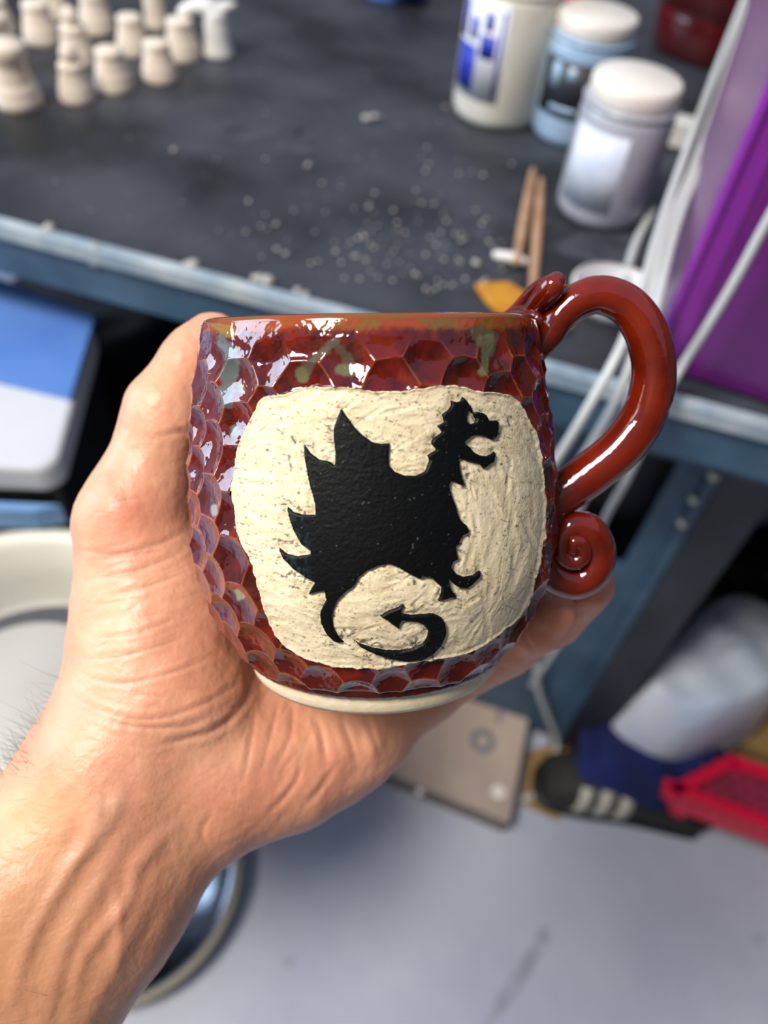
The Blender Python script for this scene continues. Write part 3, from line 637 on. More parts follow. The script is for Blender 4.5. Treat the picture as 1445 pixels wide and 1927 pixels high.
sp = sp+np.where(front, (fbm(PX/14, PY/14, 0*PX, 3, 60)-.5)*6, 0).astype(np.float32)
# scooped scales
U = TW*.050; A_ = np.interp(ZG, Zr, a_s)
h1 = np.full(TG.shape, 0., np.float32); h2 = h1.copy()
rs = np.random.default_rng(21)
NCOL = 32; pz = .0108
for cidx in range(NCOL):
    zz = .002+(pz*.5 if cidx % 2 else 0)-pz*.5
    while zz < arc[-1]-.001:
        u0 = ((cidx+.5)/NCOL*2-1)*math.pi*.050+rs.normal()*.0008; z0 = zz+rs.normal()*.0009
        rx = .0078*rs.uniform(.90, 1.16); rz = .0078*rs.uniform(.92, 1.15); dep = .0025*rs.uniform(.72, 1.35); tl = rs.normal()*.18
        zz += pz
        du = (U-u0+math.pi*.05) % (2*math.pi*.05)-math.pi*.05
        cols = np.where(np.abs(du[0]) < rx*1.3)[0]; rows_ = np.where(np.abs(a_s-z0) < rz*1.3)[0]
        if len(cols) == 0 or len(rows_) == 0: continue
        ix = np.ix_(rows_, cols); du_ = du[ix]; da_ = A_[ix]-z0
        x = du_*math.cos(tl)+da_*math.sin(tl); y = da_*math.cos(tl)-du_*math.sin(tl)
        val = -dep*(1-(x/rx)**2-(y/rz)**2)*(1+.6*np.clip(y/rz, -1, 1)); val = np.where((x/rx)**2+(y/rz)**2 < 1.0, val, 0); o1 = h1[ix]
        h2[ix] = np.minimum(h2[ix], np.maximum(o1, val)); h1[ix] = np.minimum(o1, val)
ridge = np.clip(1-(h2-h1)/.00030, 0, 1)**1.3               # 1 on the sharp crests
fade = sstep(arc[-1]-.0030, arc[-1]-.0100, A_)*sstep(.0015, .005, A_)
hs = (h1+.0011)*fade
hs += (fbm(U*600, A_*600, 0*U, 3, 5)-.5)*.00022
# rounded lip and lower groove
hs += -.0012*np.exp(-((A_-.0022)/.0011)**2)
# panel carving
strk = np.zeros(TG.shape, np.float32); smud = np.zeros(TG.shape, np.float32)
rs = np.random.default_rng(5)
ii = np.where(inn); 
def strokes(n, wr, lr, dr, mode):
    global strk
    for _ in range(n):
        x0, y0 = rs.uniform(436, 1030), rs.uniform(725, 1262)
        if mode == 'edge':
            k = rs.integers(len(DRAGON)+len(TAIL)); pl = DRAGON[k] if k < len(DRAGON) else TAIL[k-len(DRAGON)]
            x0, y0 = pl[0]+rs.normal()*13, pl[1]+rs.normal()*13
        vx, vy = -(y0-985), (x0-735)*1.05; L = math.hypot(vx, vy)+1e-6; an = math.atan2(vy, vx)+rs.normal()*.35
        if x0 < 560: an = .25+rs.normal()*.2
        l = rs.uniform(*lr); w = rs.uniform(*wr); dp = rs.uniform(*dr); x1, y1 = x0+l*math.cos(an), y0+l*math.sin(an)
        # rows/cols near the stroke
        cx = np.where((PX[NR//2] > min(x0, x1)-40) & (PX[NR//2] < max(x0, x1)+40) & (np.abs(TH) < 1.5))[0]
        if len(cx) == 0: continue
        ry = np.where((PY[:, cx].min(1) < max(y0, y1)+w) & (PY[:, cx].max(1) > min(y0, y1)-w))[0]
        if len(ry) == 0: continue
        ix = np.ix_(ry, cx); gx, gy = PX[ix], PY[ix]; ex, ey = x1-x0, y1-y0
        t = np.clip(((gx-x0)*ex+(gy-y0)*ey)/(ex*ex+ey*ey), 0, 1); d = np.hypot(gx-x0-t*ex, gy-y0-t*ey)
        val = -dp*(1-(d/w)**2)*(.35+.65*np.sin(math.pi*np.clip(t, .05, .95))); val = np.where(d < w, val, 0)
        lip = dp*.35*np.exp(-((d-w*1.15)/1.6)**2)
        strk[ix] = np.minimum(strk[ix], val)+np.where(d > w, lip*.5, 0)*(strk[ix] > -dp*.3)
strokes(420, (5, 12), (30, 120), (.00010, .00032), 'all'); strokes(260, (3.5, 7), (12, 34), (.00014, .00036), 'edge')
strokes(500, (1.2, 2.6), (14, 60), (.00004, .0001), 'all')
strk = np.clip(strk, -.0005, .0003)
hp = -.00045*sstep(1, -7, sp)+strk*sstep(0, -6, sp)+(fbm(U*900, A_*900, 0*U, 3, 8)-.5)*.00012
hp += -.00025*sstep(12, 1, sd)*sstep(0, -8, sp)
hd = hp.copy(); k_ = sstep(.3, -2.2, sd)
hd = np.where(sd < 1.5, hp*(1-k_)+k_*(.00012+(fbm(U*1500, A_*1500, 0*U, 3, 9)-.5)*.00013), hp)
kk = sstep(2, -2, sp)
P_glz = base+nor*(hs*(1-kk)+hp*kk)[..., None]
P_pan = base+nor*((hs*(1-kk)+hp*kk)-np.where(sp > 0, 0.0000, 0))[..., None]
P_pan = np.where((sd < -3)[..., None], base+nor*(-.0009), P_pan)
P_drg = base+nor*(hd-np.where(sd > -.4, .00012, 0))[..., None]

def grid_part(name, Pg, keep, field, mt, colors, wrap=True):
    """mesh of the grid cells where field<0, cut cleanly along field = 0"""
    nR, nT = TG.shape; idx = np.arange(nR*nT).reshape(nR, nT); nxt = np.r_[1:nT, 0]
    quads = np.stack([idx[:-1], idx[:-1][:, nxt], idx[1:][:, nxt], idx[1:]], -1).reshape(-1, 4)
    f = field.ravel(); kq = keep.ravel()[quads].all(1); quads = quads[kq]
    s = f[quads] < 0; full = quads[s.all(1)]; cut = quads[s.any(1) & ~s.all(1)]
    V = Pg.reshape(-1, 3); C = colors.reshape(-1, 3)
    ev = {}; newV = []; newC = []; polys = []
    for q in cut.tolist():
        out = []
        for a, b in zip(q, q[1:]+q[:1]):
            fa, fb = f[a], f[b]
            if fa < 0: out.append(a)
            if (fa < 0) != (fb < 0):
                key = (a, b) if a < b else (b, a)
                if key not in ev:
                    t = fa/(fa-fb); ev[key] = len(V)+len(newV); newV.append(V[a]+(V[b]-V[a])*t); newC.append(C[a]+(C[b]-C[a])*t)
                out.append(ev[key])
        if len(out) > 2: polys.append(out)
    if newV: V = np.vstack([V, newV]); C = np.vstack([C, newC])
    used = np.zeros(len(V), bool); used[full.ravel()] = True
    for p in polys: used[p] = True
    mp = np.cumsum(used)-1; V = V[used]; C = C[used]
    loops = np.concatenate([mp[full].ravel()]+([mp[np.concatenate(polys)]] if polys else [])).astype(np.int32)
    cnt = np.r_[np.full(len(full), 4), [len(p) for p in polys]].astype(np.int32) if polys else np.full(len(full), 4, np.int32)
    me = bpy.data.meshes.new(name); me.vertices.add(len(V)); me.vertices.foreach_set('co', V.astype(np.float32).ravel())
    me.loops.add(len(loops)); me.loops.foreach_set('vertex_index', loops)
    me.polygons.add(len(cnt)); st = np.r_[0, np.cumsum(cnt)[:-1]].astype(np.int32); me.polygons.foreach_set('loop_start', st)
    me.update(calc_edges=True)
    at_ = me.color_attributes.new('pigment', 'FLOAT_COLOR', 'POINT'); at_.data.foreach_set('color', np.c_[C, np.ones(len(C))].astype(np.float32).ravel())
    return link(name, me, mt, mug)

def lin(c): return np.array(S(c))
def mixc(C, c, w): return C+(np.asarray(c)-C)*np.clip(w, 0, 1)[..., None]
# glaze pigments
n1 = fbm(U*300, A_*300, 0*U, 4, 31); n2 = fbm(U*1200, A_*1200, 0*U, 3, 37)
C = np.broadcast_to(lin((90, 17, 4)), TG.shape+(3,)).copy()
C = mixc(C, lin((62, 10, 4)), sstep(.4, .65, n1)*.8)
C = mixc(C, lin((118, 28, 6)), sstep(.5, .75, fbm(U*180, A_*180, 0*U, 3, 41))*.7)
left = sstep(-.75, -1.0, TW)*sstep(-2.4, -2.0, TW)       # milky violet bloom plus painted sky reflection on the left flank
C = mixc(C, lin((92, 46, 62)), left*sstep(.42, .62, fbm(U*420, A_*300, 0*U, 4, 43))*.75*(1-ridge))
C = mixc(C, lin((182, 88, 46)), ridge*fade*sstep(.3, .6, n1+.12)*(.62+.33*sstep(.5, .9, np.abs(TW))))
top_d = arc[-1]-A_
C = mixc(C, lin((150, 62, 22)), sstep(.0030, .0010, top_d+(n1-.5)*.002))
C = mixc(C, lin((120, 84, 20)), sstep(.0030, .001, top_d+(n2-.5)*.002)*sstep(.5, .66, fbm(U*110, A_*200, 0*U, 3, 47)))
def runp(pts, w, col, f=1., soft=3):
    global C
    d = np.full(TG.shape, 1e3, np.float32)
    for (x0, y0, w0), (x1, y1, w1) in zip(pts, pts[1:]):
        ex, ey = x1-x0, y1-y0; t = np.clip(((PX-x0)*ex+(PY-y0)*ey)/(ex*ex+ey*ey), 0, 1)
        d = np.minimum(d, np.hypot(PX-x0-t*ex, PY-y0-t*ey)-(w0+(w1-w0)*t))
    d = d+(fbm(PX/7, PY/7, 0*PX, 3, 53)-.5)*w
    C = mixc(C, lin(col), sstep(soft, -soft, d)*(np.abs(TW) < 1.55)*f)
GR = (98, 96, 62)
runp([(632, 640, 7), (610, 660, 8), (580, 684, 8), (562, 702, 12)], 9, (86, 84, 66), .8); runp([(562, 700, 11), (564, 708, 11)], 5, GR)
runp([(625, 645, 8), (650, 668, 10), (655, 695, 13)], 9, (80, 72, 60), .7); runp([(640, 694, 11), (668, 693, 10)], 6, GR)
runp([(905, 628, 18), (918, 640, 20), (920, 655, 14)], 12, (84, 78, 60), .8); runp([(918, 640, 12), (914, 675, 9), (910, 698, 8)], 8, (104, 104, 76), .9)
runp([(418, 640, 10), (432, 668, 14), (425, 700, 12), (420, 760, 9)], 12, (92, 104, 100), .8); runp([(436, 720, 3), (444, 732, 8)], 4, GR)
runp([(430, 805, 6), (432, 815, 7)], 3, (96, 104, 90)); runp([(402, 610, 6), (432, 625, 12)], 9, (140, 110, 40), .8)
runp([(398, 955, 6), (402, 965, 7)], 4, (170, 170, 165), .7); runp([(440, 1118, 6), (446, 1126, 8)], 5, (150, 150, 110), .7)
C = mixc(C, lin((60, 12, 6)), sstep(.0045, .0018, A_)*.8)
cg = C
# clay pigments
C = np.broadcast_to(lin((228, 212, 176)), TG.shape+(3,)).copy()
C = mixc(C, lin((214, 194, 154)), sstep(.45, .7, n1)*.6)
C = mixc(C, lin((196, 172, 132)), sstep(.70, .8, n2)*.7)
sm = fbm(PX/26, PY/26, 0*PX, 3, 71); fine = fbm((PX*.95+PY*.3)/9, (PY*.95-PX*.3)/2.6, 0*PX, 3, 73)
near = sstep(34, 4, sd)
C = mixc(C, lin((44, 52, 58)), sstep(.73, .80, fine+.05*near+.05*(sm-.5))*np.where(sd > 0, 1, 0)*.8)
C = mixc(C, lin((30, 34, 38)), near*sstep(.62, .70, fbm(PX/6, PY/6, 0*PX, 3, 77))*sstep(.5, .58, sm)*.8)
for x0, y0, x1, y1, w in ((706, 738, 717, 748, 2.5), (548, 822, 553, 836, 2), (541, 858, 546, 888, 2.2), (935, 1120, 943, 1105, 1.6), (950, 800, 948, 812, 1.8), (958, 785, 962, 800, 1.8), (872, 905, 885, 925, 2.5)):
    runp([(x0, y0, w), (x1, y1, w*.6)], 5, (58, 66, 72), .8, 2)
runp([(526, 785, 1.5), (527, 788, 1.5)], 1, (150, 50, 26), .9, 1)
cp_ = C
C = np.broadcast_to(lin((7, 8, 9)), TG.shape+(3,)).copy()
C = mixc(C, lin((120, 124, 126)), sstep(.86, .92, fbm(PX/2.2, PY/2.2, 0*PX, 2, 81))*.6)
C = mixc(C, lin((34, 44, 50)), sstep(600, 560, PX)*sstep(.5, .62, fbm(PX/4, PY/16, 0*PX, 3, 83))*.7)
C = mixc(C, lin((60, 60, 60)), sstep(2.2, -.2, -sd)*sstep(.55, .65, n2)*.3)
cd = C
M['glaze'] = mat('rust_glaze', (255, 255, 255), .07, attr='pigment', coat=.6, spec=.6)
M['clay'] = mat('cream_clay', (255, 255, 255), .62, attr='pigment', bump=.00012, bscale=1400, spec=.35)
M['slip'] = mat('black_slip', (255, 255, 255), .48, attr='pigment', bump=.00008, bscale=1800, spec=.2)
allk = np.ones(TG.shape, bool)
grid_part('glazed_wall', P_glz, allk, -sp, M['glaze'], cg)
grid_part('cream_panel', P_pan, inn, sp+np.where(front, 0, 1), M['clay'], cp_)['label'] = 'unglazed carved cream clay panel'
grid_part('black_beast', P_drg, inn, sd, M['slip'], cd)['label'] = 'matt black winged beast with curled tail in low relief'
# lip, inside, underside
M['glz2'] = mat('rust_glaze_plain', (120, 28, 10), .08, vary=(92, 18, 8), vscale=160, coat=.6, spec=.6)
M['lip'] = mat('rust_lip', (150, 62, 24), .1, vary=(118, 78, 26), vscale=90, coat=.6)
rt = float(P_glz[-1, 0, :2]@P_glz[-1, 0, :2])**.5; zt_ = Zr[-1]
from_bm('lip', lathe([(rt-.0002, zt_-.0006), (rt-.0001, zt_), (rt-.0006, zt_+.0010), (rt-.0018, zt_+.0015), (rt-.0032, zt_+.0008), (rt-.0038, zt_-.0012)], 200), M['lip'], mug)
from_bm('inside_wall', lathe([(rt-.0037, zt_-.001), (.0445, -.02), (.0472, -.048), (.044, -.070), (.034, -.082), (0, -.085)], 128), M['glz2'], mug)
zb_ = Zr[0]; rb = Rr[0]
from_bm('foot_ring', lathe([(rb-.0005, zb_+.0004), (rb-.0014, zb_-.0002), (.0376, zb_-.0005), (.0374, -.0930), (.0370, -.0950), (.0358, -.0965), (.0340, -.0965), (.0325, -.0945), (.031, -.0925), (0, -.092)], 200), mat('foot_clay', (228, 214, 184), .6, vary=(218, 202, 166), vscale=300, bump=.0001, bscale=900), mug)
# handle
def hp_(L, Yd): 
    P = [m2loc(H(x, y, Yd if len(q) < 1 else q[0])) for x, y, r, *q in L]; R = [pxr(x, y, Yd, r) for x, y, r, *q in L]; return P, R
M['hand'] = mat('handle_glaze', (120, 29, 4), .07, vary=(84, 16, 4), vscale=70, coat=.6, spec=.6, bump=.0002, bscale=260)
P, R = hp_([(1012, 660, 22), (1032, 632, 27), (1052, 598, 30), (1085, 568, 34), (1130, 555, 36), (1182, 577, 38), (1218, 632, 40), (1230, 705, 41), (1211, 782, 42), (1164, 846, 42), (1108, 893, 42), (1060, 928, 40), (1022, 958, 34)], .218)
hd_o = from_bm('handle', tube(P, R, 10, 40), M['hand'], mug)
P, R = hp_([(1058, 925, 34), (1032, 962, 34), (1018, 1010, 34), (1024, 1055, 34), (1048, 1086, 34), (1084, 1094, 34), (1114, 1074, 35), (1123, 1034, 35), (1106, 998, 32, .2165), (1078, 990, 26, .2155), (1058, 1010, 22, .2150), (1056, 1040, 19, .2145), (1076, 1057, 17, .2140), (1096, 1046, 16, .2135), (1094, 1024, 15, .213), (1080, 1020, 14, .2125), (1077, 1034, 11, .2125)], .218)
from_bm('scroll', tube(P, R, 12, 36), M['hand'], mug)
P, R = hp_([(1012, 645, 14, .222), (1008, 606, 17, .222), (1008, 580, 20, .220), (1026, 556, 24, .216), (1040, 538, 24, .214), (1046, 530, 18, .214)], .216); from_bm('thumb_rest', tube(P, R, 8, 28), M['hand'], mug)
P, R = hp_([(946, 596, 7, .246), (965, 585, 9, .240), (990, 560, 11, .235), (1012, 540, 12, .230), (1030, 528, 9, .226)], .236); from_bm('thumb_rest', tube(P, R, 8, 20), M['hand'], mug)
P, R = hp_([(950, 597, 8, .243), (972, 588, 12, .236), (995, 588, 13, .222), (1012, 600, 10, .216), (1022, 625, 8, .218)], .228); from_bm('thumb_rest', tube(P, R, 8, 20), M['hand'], mug)
P, R = hp_([(1030, 620, 20, .219), (1048, 580, 18, .219), (1066, 548, 12, .219)], .219); from_bm('thumb_rest', tube(P, R, 8, 20), M['hand'], mug)

# =================================================================== HAND
def cone(a, b): # (px,py,Y,rpx) pairs
    return (H(*a[:3]), pxr(*a), H(*b[:3]), pxr(*b))
def chain(L): return [cone(a, b) for a, b in zip(L, L[1:])]
def chm(L): return [(np.array(a[:3]), a[3], np.array(b[:3]), b[3]) for a, b in zip(L, L[1:])]
palm = []
palm += chain([(252, 985, .236, 98), (300, 1150, .234, 145), (305, 1310, .224, 160), (215, 1440, .212, 150)])
palm += chain([(215, 1440, .212, 140), (60, 1650, .200, 165), (-180, 2010, .180, 200), (-420, 2370, .165, 230)])             # radial side of the forearm
palm += chain([(360, 1518, .214, 108), (222, 1700, .200, 116), (-20, 2080, .182, 145), (-240, 2420, .166, 180)])             # ulnar side
palm += chain([(290, 1480, .212, 120), (110, 1720, .200, 170)])
palm += chain([(415, 1465, .222, 125), (545, 1430, .230, 112), (655, 1375, .240, 98), (790, 1300, .254, 66)])   # heel of the hand
palm += chain([(330, 1290, .238, 140), (480, 1330, .248, 125), (620, 1340, .262, 95)])
palm += chain([(420, 1420, .228, 140), (560, 1350, .250, 110)])
palm += chain([(310, 960, .252, 85), (400, 1130, .262, 105), (520, 1260, .272, 95)])                # web between thumb and palm
mcp = [(-.034, .292, -.105, .0125), (-.010, .300, -.116, .0125), (.010, .290, -.124, .0118), (.020, .268, -.128, .0105)]
wc = H(330, 1330, .245)
for q in mcp: palm.append((wc, .018, np.array(q[:3]), q[3]))
thumb = chain([(252, 985, .236, 96), (316, 778, .242, 75), (372, 680, .250, 62), (402, 638, .252, 52)])
pinky = chain([(700, 1345, .256, 84), (805, 1288, .258, 62), (955, 1212, .246, 57), (1012, 1178, .234, 50), (1042, 1155, .229, 44)])
ring = chm([mcp[2]])+chain([(720, 1300, .288, 60), (930, 1230, .280, 52), (1050, 1165, .255, 46), (1112, 1104, .240, 46)])
midf = chm([mcp[1], (.022, .302, -.090, .0105), (.036, .290, -.062, .0095), (.038, .276, -.042, .0085)])
indf = chm([mcp[0], (-.014, .300, -.074, .0105), (.000, .294, -.044, .0095), (.010, .288, -.024, .0085)])
vx = .0014
lo = np.array([-.250, .132, -.290]); hi = np.array([.092, .325, .012])
nx, ny, nz_ = [int(math.ceil(k/vx)) for k in hi-lo]
gx = (lo[0]+np.arange(nx)*vx).astype(np.float32); gy = (lo[1]+np.arange(ny)*vx).astype(np.float32); gz = (lo[2]+np.arange(nz_)*vx).astype(np.float32)
def eval_cones(cs, k):
    out = np.full((nx, ny, nz_), .05, np.float32)
    for a, ra, b, rb_ in cs:
        m = .02+k; l = np.minimum(a-ra, b-rb_)-m; h = np.maximum(a+ra, b+rb_)+m
        i0 = np.clip(((l-lo)/vx).astype(int), 0, (nx, ny, nz_)); i1 = np.clip(((h-lo)/vx).astype(int)+1, 0, (nx, ny, nz_))
        if (i1 <= i0).any(): continue
        X = gx[i0[0]:i1[0], None, None]-a[0]; Y = gy[None, i0[1]:i1[1], None]-a[1]; Z = gz[None, None, i0[2]:i1[2]]-a[2]
        e_ = (b-a).astype(np.float32); L = float(e_@e_); t = np.clip((X*e_[0]+Y*e_[1]+Z*e_[2])/L, 0, 1)
        d = np.sqrt((X-t*e_[0])**2+(Y-t*e_[1])**2+(Z-t*e_[2])**2)-(ra+(rb_-ra)*t)
        sl = tuple(slice(p, q) for p, q in zip(i0, i1)); o = out[sl]
        hh = np.clip(k-np.abs(o-d), 0, None)/k; out[sl] = np.minimum(o, d)-hh*hh*k*.25
    return out
def smin(a, b, k): hh = np.clip(k-np.abs(a-b), 0, None)/k; return np.minimum(a, b)-hh*hh*k*.25
SD = eval_cones(palm, .012)
SD = smin(SD, eval_cones(thumb, .006), .010)
for fg in (pinky, ring, midf, indf): SD = smin(SD, eval_cones(fg, .003), .004)
# the skin is pressed flat where it touches the mug
G = np.stack(np.meshgrid(gx, gy, gz, indexing='ij'), -1).reshape(-1, 3)
Lm = m2loc(G); rr = np.hypot(Lm[:, 0], Lm[:, 1]); zc_ = np.clip(Lm[:, 2], -.0905, .0035)
dm = rr-np.where(Lm[:, 2] < -.0895, .0378, mug_r(zc_)+.0003)
dm = np.maximum(dm, np.maximum(-.0967-Lm[:, 2], Lm[:, 2]-.0045)).astype(np.float32).reshape(SD.shape)
SD = -smin(-SD, dm-.0002, .0015) if False else np.maximum(SD, -(dm-.0002))
del G, Lm, rr
def surface_nets(Fd):
    s = Fd < 0
    c = np.zeros(tuple(n-1 for n in Fd.shape), np.int8)
    for i in (0, 1):
        for j in (0, 1):
            for k in (0, 1): c += s[i:Fd.shape[0]-1+i, j:Fd.shape[1]-1+j, k:Fd.shape[2]-1+k]
    act = (c > 0) & (c < 8); ids = -np.ones(c.shape, np.int64); A = np.argwhere(act); ids[act] = np.arange(len(A))
    acc = np.zeros((len(A), 3)); cnt = np.zeros(len(A))
    offs = [(i, j, k) for i in (0, 1) for j in (0, 1) for k in (0, 1)]
    for a in offs:
        for ax in range(3):
            if a[ax]: continue
            b = list(a); b[ax] = 1
            fa = Fd[A[:, 0]+a[0], A[:, 1]+a[1], A[:, 2]+a[2]]; fb = Fd[A[:, 0]+b[0], A[:, 1]+b[1], A[:, 2]+b[2]]
            m = (fa < 0) != (fb < 0); t = np.where(m, fa/(fa-fb+1e-20), 0)
            p = np.array(a, float)[None].repeat(len(A), 0); p[:, ax] += t; acc[m] += p[m]; cnt[m] += 1
    V = A+acc/cnt[:, None]; faces = []
    for ax in range(3):
        o = [k for k in range(3) if k != ax]
        sl0 = [slice(None)]*3; sl1 = [slice(None)]*3; sl0[ax] = slice(0, -1); sl1[ax] = slice(1, None)
        ch = s[tuple(sl0)] != s[tuple(sl1)]; E_ = np.argwhere(ch)
        E_ = E_[(E_[:, o[0]] > 0) & (E_[:, o[1]] > 0) & (E_[:, o[0]] < c.shape[o[0]]) & (E_[:, o[1]] < c.shape[o[1]])]
        def gid(d0, d1): q = E_.copy(); q[:, o[0]] += d0; q[:, o[1]] += d1; return ids[q[:, 0], q[:, 1], q[:, 2]]
        Q = np.stack([gid(-1, -1), gid(0, -1), gid(0, 0), gid(-1, 0)], 1)
        ins = s[E_[:, 0], E_[:, 1], E_[:, 2]]; fl_ = ins if ax != 1 else ~ins
        Q[~fl_] = Q[~fl_][:, ::-1]; faces.append(Q)
    return V, np.concatenate(faces)
V, Q = surface_nets(SD); V = V*vx+lo
# relax
E0 = np.r_[Q[:, [0, 1]], Q[:, [1, 2]], Q[:, [2, 3]], Q[:, [3, 0]]]
deg = np.bincount(E0.ravel(), minlength=len(V)).astype(float)
def relax(V, it, w):
    for _ in range(it):
        s_ = np.stack([np.bincount(E0[:, 0], V[E0[:, 1], k], len(V))+np.bincount(E0[:, 1], V[E0[:, 0], k], len(V)) for k in range(3)], 1)
        V = V+(s_/deg[:, None]-V)*w
    return V
V = relax(V, 5, .6)
def mk(name, V, Q):
    me = bpy.data.meshes.new(name); me.vertices.add(len(V)); me.vertices.foreach_set('co', V.astype(np.float32).ravel())
    me.loops.add(Q.size); me.loops.foreach_set('vertex_index', Q.astype(np.int32).ravel()); me.polygons.add(len(Q)); me.polygons.foreach_set('loop_start', (np.arange(len(Q))*4).astype(np.int32)); me.update(calc_edges=True); return me
me0 = mk('tmp_hand', V, Q); ob0 = bpy.data.objects.new('tmp_hand', me0); COL.objects.link(ob0)
md = ob0.modifiers.new('s', 'SUBSURF'); md.levels = 1
me = bpy.data.meshes.new_from_object(ob0.evaluated_get(bpy.context.evaluated_depsgraph_get())); bpy.data.objects.remove(ob0); bpy.data.meshes.remove(me0)
nv = len(me.vertices); V = np.empty(nv*3, np.float32); me.vertices.foreach_get('co', V); V = V.reshape(-1, 3).astype(float)
N = np.empty(nv*3, np.float32); me.vertices.foreach_get('normal', N); N = N.reshape(-1, 3).astype(float)
PXh, PYh = proj(m2w(V)); cdir = V/np.linalg.norm(V, axis=1)[:, None]; facing = sstep(.1, -.25, np.sum(N*cdir, 1))
if np.sum(N[:, 1]*(V[:, 1]-V[:, 1].mean())) < 0: pass
def line_d(pts, w):
    pts = catmull(np.array(pts, float), 5) if len(pts) > 2 else np.array(pts, float); d = np.full(nv, 1e9)
    m = (PXh > pts[:, 0].min()-5*w-10) & (PXh < pts[:, 0].max()+5*w+10) & (PYh > pts[:, 1].min()-5*w-10) & (PYh < pts[:, 1].max()+5*w+10); x, y = PXh[m], PYh[m]; dm_ = d[m]; tt = np.zeros(len(x))
    for i, ((x0, y0), (x1, y1)) in enumerate(zip(pts, pts[1:])):
        ex, ey = x1-x0, y1-y0; t = np.clip(((x-x0)*ex+(y-y0)*ey)/(ex*ex+ey*ey+1e-9), 0, 1); dd_ = np.hypot(x-x0-t*ex, y-y0-t*ey)
        u = (i+t)/(len(pts)-1); tt = np.where(dd_ < dm_, u, tt); dm_ = np.minimum(dm_, dd_)
    d[m] = dm_; T = np.zeros(nv); T[m] = np.sin(math.pi*np.clip(tt, .04, .96))**.5; return d, T
disp = np.zeros(nv); crease = np.zeros(nv); vein = np.zeros(nv)
CR = [([(476, 1275), (460, 1320), (421, 1362), (368, 1388), (300, 1402)], 7, .0009), ([(150, 1034), (220, 1040), (300, 1022), (345, 1000)], 6, .0005), ([(187, 1052), (230, 1046), (300, 1036)], 5, .0005),
      ([(187, 1087), (250, 1075), (340, 1040)], 6, .0006), ([(205, 1121), (260, 1108), (350, 1075)], 6, .0005), ([(130, 1300), (200, 1340), (290, 1352), (380, 1325), (440, 1290)], 6, .0006), ([(150, 1330), (230, 1362), (330, 1368), (395, 1350)], 6, .0006),
      ([(160, 1270), (230, 1285), (330, 1262), (410, 1230)], 5, .0004), ([(594, 1350), (604, 1390), (612, 1440)], 7, .0009), ([(480, 1340), (470, 1400), (455, 1470)], 6, .0005), ([(520, 1330), (505, 1390), (490, 1450)], 6, .0004),
      ([(505, 1530), (535, 1500), (558, 1468), (566, 1440)], 6, .0008), ([(575, 1515), (605, 1480), (628, 1440)], 6, .0007), ([(640, 1345), (655, 1390), (668, 1430)], 7, .0007), ([(690, 1350), (700, 1390), (712, 1420)], 6, .0006),
      ([(330, 800), (345, 815), (352, 830)], 5, .0004), ([(300, 820), (335, 812), (360, 815)], 6, .0005), ([(392, 1600), (380, 1570), (400, 1530)], 6, .0004), ([(205, 950), (235, 940), (270, 935)], 5, .0003),
      ([(180, 1200), (260, 1190), (330, 1160)], 5, .0004), ([(160, 1240), (240, 1232), (340, 1200)], 5, .0003), ([(955, 1160), (985, 1200), (1010, 1240)], 6, .0004), ([(550, 1320), (545, 1380), (520, 1440)], 6, .0005)]
for pts, w, dp in CR:
    d, T = line_d(pts, w); g = np.exp(-(d/w)**2)*T*facing; disp -= dp*.5*g; crease = np.maximum(crease, np.exp(-(d/(w*.55))**2)*T*facing)
    disp += dp*.2*np.exp(-((d-w*1.9)/w)**2)*T*facing
rs = np.random.default_rng(3)
for _ in range(150):                                      # fine skin folds on thenar and wrist
    x0, y0 = rs.uniform(150, 620), rs.uniform(1010, 1560)
    if x0 > 330 and y0 < 1230: continue
    an = -.35+rs.normal()*.15 if y0 < 1280 else (.15+rs.normal()*.3 if x0 < 420 else -1.2+rs.normal()*.3); l = rs.uniform(30, 90)
    d, T = line_d([(x0, y0), (x0+l*math.cos(an), y0+l*math.sin(an))], 4); dp = rs.uniform(.00005, .00016); disp -= dp*np.exp(-(d/3.5)**2)*T*facing; crease = np.maximum(crease, .35*np.exp(-(d/3)**2)*T*facing)
VE = [([(165, 1500), (185, 1540), (130, 1640), (60, 1760), (20, 1880)], 16, .0013), ([(330, 1560), (262, 1625), (235, 1700), (160, 1800), (130, 1930)], 15, .0014), ([(240, 1560), (180, 1680), (130, 1760), (80, 1927)], 20, .0012), ([(300, 1640), (225, 1790), (150, 1940)], 24, .0016), ([(215, 1660), (225, 1740), (215, 1830)], 12, .0008), ([(230, 1480), (200, 1560), (120, 1640)], 16, .0009)]
for pts, w, dp in VE: d, T = line_d(pts, w); g = np.exp(-(d/w)**2)*T*facing; disp += dp*.7*g; vein = np.maximum(vein, g)
BL = [(335, 1420, 60, 40, -.0012), (560, 1400, 60, 40, .0014), (640, 1420, 30, 30, .0010), (470, 1440, 40, 50, .0008), (700, 1400, 18, 30, .0012), (215, 960, 50, 40, .0010), (350, 1560, 60, 60, -.0012), (250, 1180, 60, 80, .0008)]
for x, y, a, b, dp in BL: disp += dp*np.exp(-((PXh-x)/a)**2-((PYh-y)/b)**2)*facing
disp += (fbm(V[:, 0]*120, V[:, 1]*120, V[:, 2]*120, 3, 91)-.5)*.0010+(fbm(V[:, 0]*700, V[:, 1]*700, V[:, 2]*700, 3, 95)-.5)*.00022
Lm = m2loc(V); near_m = np.hypot(Lm[:, 0], Lm[:, 1])-mug_r(np.clip(Lm[:, 2], -.09, .0035)); disp *= sstep(-.0002, .004, np.where(Lm[:, 2] < -.094, .004, near_m))
sgn = 1.0
V = V+N*(disp*sgn)[:, None]
me.vertices.foreach_set('co', V.astype(np.float32).ravel())
C = np.broadcast_to(lin((226, 166, 132)), (nv, 3)).copy()
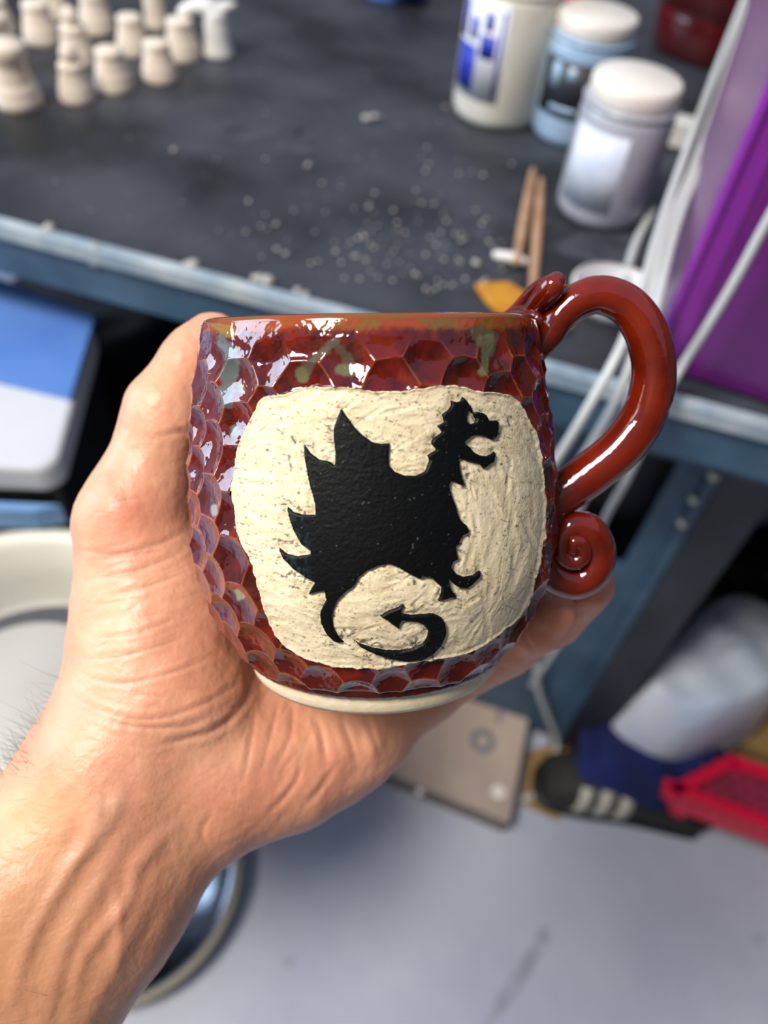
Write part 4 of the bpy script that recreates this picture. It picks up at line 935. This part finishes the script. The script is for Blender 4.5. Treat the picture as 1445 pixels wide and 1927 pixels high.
sk = fbm(V[:, 0]*60, V[:, 1]*60, V[:, 2]*60, 4, 97)
C = mixc(C, lin((212, 144, 114)), sstep(.4, .65, sk)*.65)
for x, y, a, b, w in ((225, 965, 55, 45, .8), (230, 1040, 60, 50, .55), (390, 1200, 90, 70, .4), (330, 1300, 120, 60, .35), (420, 1500, 120, 60, .45), (1050, 1150, 60, 60, .75), (1120, 1100, 50, 50, .6), (980, 1220, 70, 50, .6), (370, 640, 50, 60, .4), (640, 1420, 90, 60, .3)):
    C = mixc(C, lin((218, 126, 98)), .75*w*np.exp(-((PXh-x)/a)**2-((PYh-y)/b)**2))
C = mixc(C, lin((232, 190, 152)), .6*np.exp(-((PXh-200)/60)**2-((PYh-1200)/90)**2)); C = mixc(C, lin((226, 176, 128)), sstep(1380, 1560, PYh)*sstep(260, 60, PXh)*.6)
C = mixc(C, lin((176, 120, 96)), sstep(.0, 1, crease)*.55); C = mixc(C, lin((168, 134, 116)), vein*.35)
C = mixc(C, lin((186, 126, 92)), sstep(1440, 1760, PYh)*.62)  # lower forearm darkened in the colour to offset the key light
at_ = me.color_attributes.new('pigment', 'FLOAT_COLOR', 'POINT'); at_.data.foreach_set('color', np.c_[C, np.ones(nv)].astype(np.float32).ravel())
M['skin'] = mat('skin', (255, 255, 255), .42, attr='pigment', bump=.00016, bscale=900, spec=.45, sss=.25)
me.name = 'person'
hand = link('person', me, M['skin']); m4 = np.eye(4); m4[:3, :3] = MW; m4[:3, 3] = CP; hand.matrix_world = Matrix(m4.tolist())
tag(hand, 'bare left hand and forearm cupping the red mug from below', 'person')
# arm hairs
bm = bmesh.new(); rs = np.random.default_rng(12)
cand = np.where((PYh > 1260) & (PYh < 1935) & (PXh > -10) & (np.abs(np.sum(N*cdir, 1)) < .75) & (PXh < np.interp(PYh, [1260, 1400, 1600, 1930], [140, 60, 110, 330])))[0]
wgt = np.exp(-((PYh[cand]-1420)/90)**2)+.10; pick = rs.choice(cand, 170, p=wgt/wgt.sum())
for i in pick:
    p = V[i]; n = N[i]; l = rs.uniform(.004, .010); dr = n*.5+np.array([-.5, 0, .35])+rs.normal(size=3)*.35; dr /= np.linalg.norm(dr); bend = rs.normal(size=3)*.4; side = np.cross(dr, [0, 1., 0]); side /= np.linalg.norm(side)
    prev = None; r0 = 4.5e-5
    for k in range(6):
        t = k/5; q = p-n*.0003+dr*l*t+bend*l*t*t*.5; r = r0*(1-t*.8); s2 = np.cross(dr, side)
        ring_ = [bm.verts.new(q+side*r), bm.verts.new(q-side*r*.5+s2*r*.87), bm.verts.new(q-side*r*.5-s2*r*.87)]
        if prev:
            for a in range(3): bm.faces.new((prev[a], prev[(a+1) % 3], ring_[(a+1) % 3], ring_[a]))
        prev = ring_
hr = from_bm('arm_hair', bm, mat('dark_hair', (40, 30, 26), .5), hand); hr['kind'] = 'stuff'
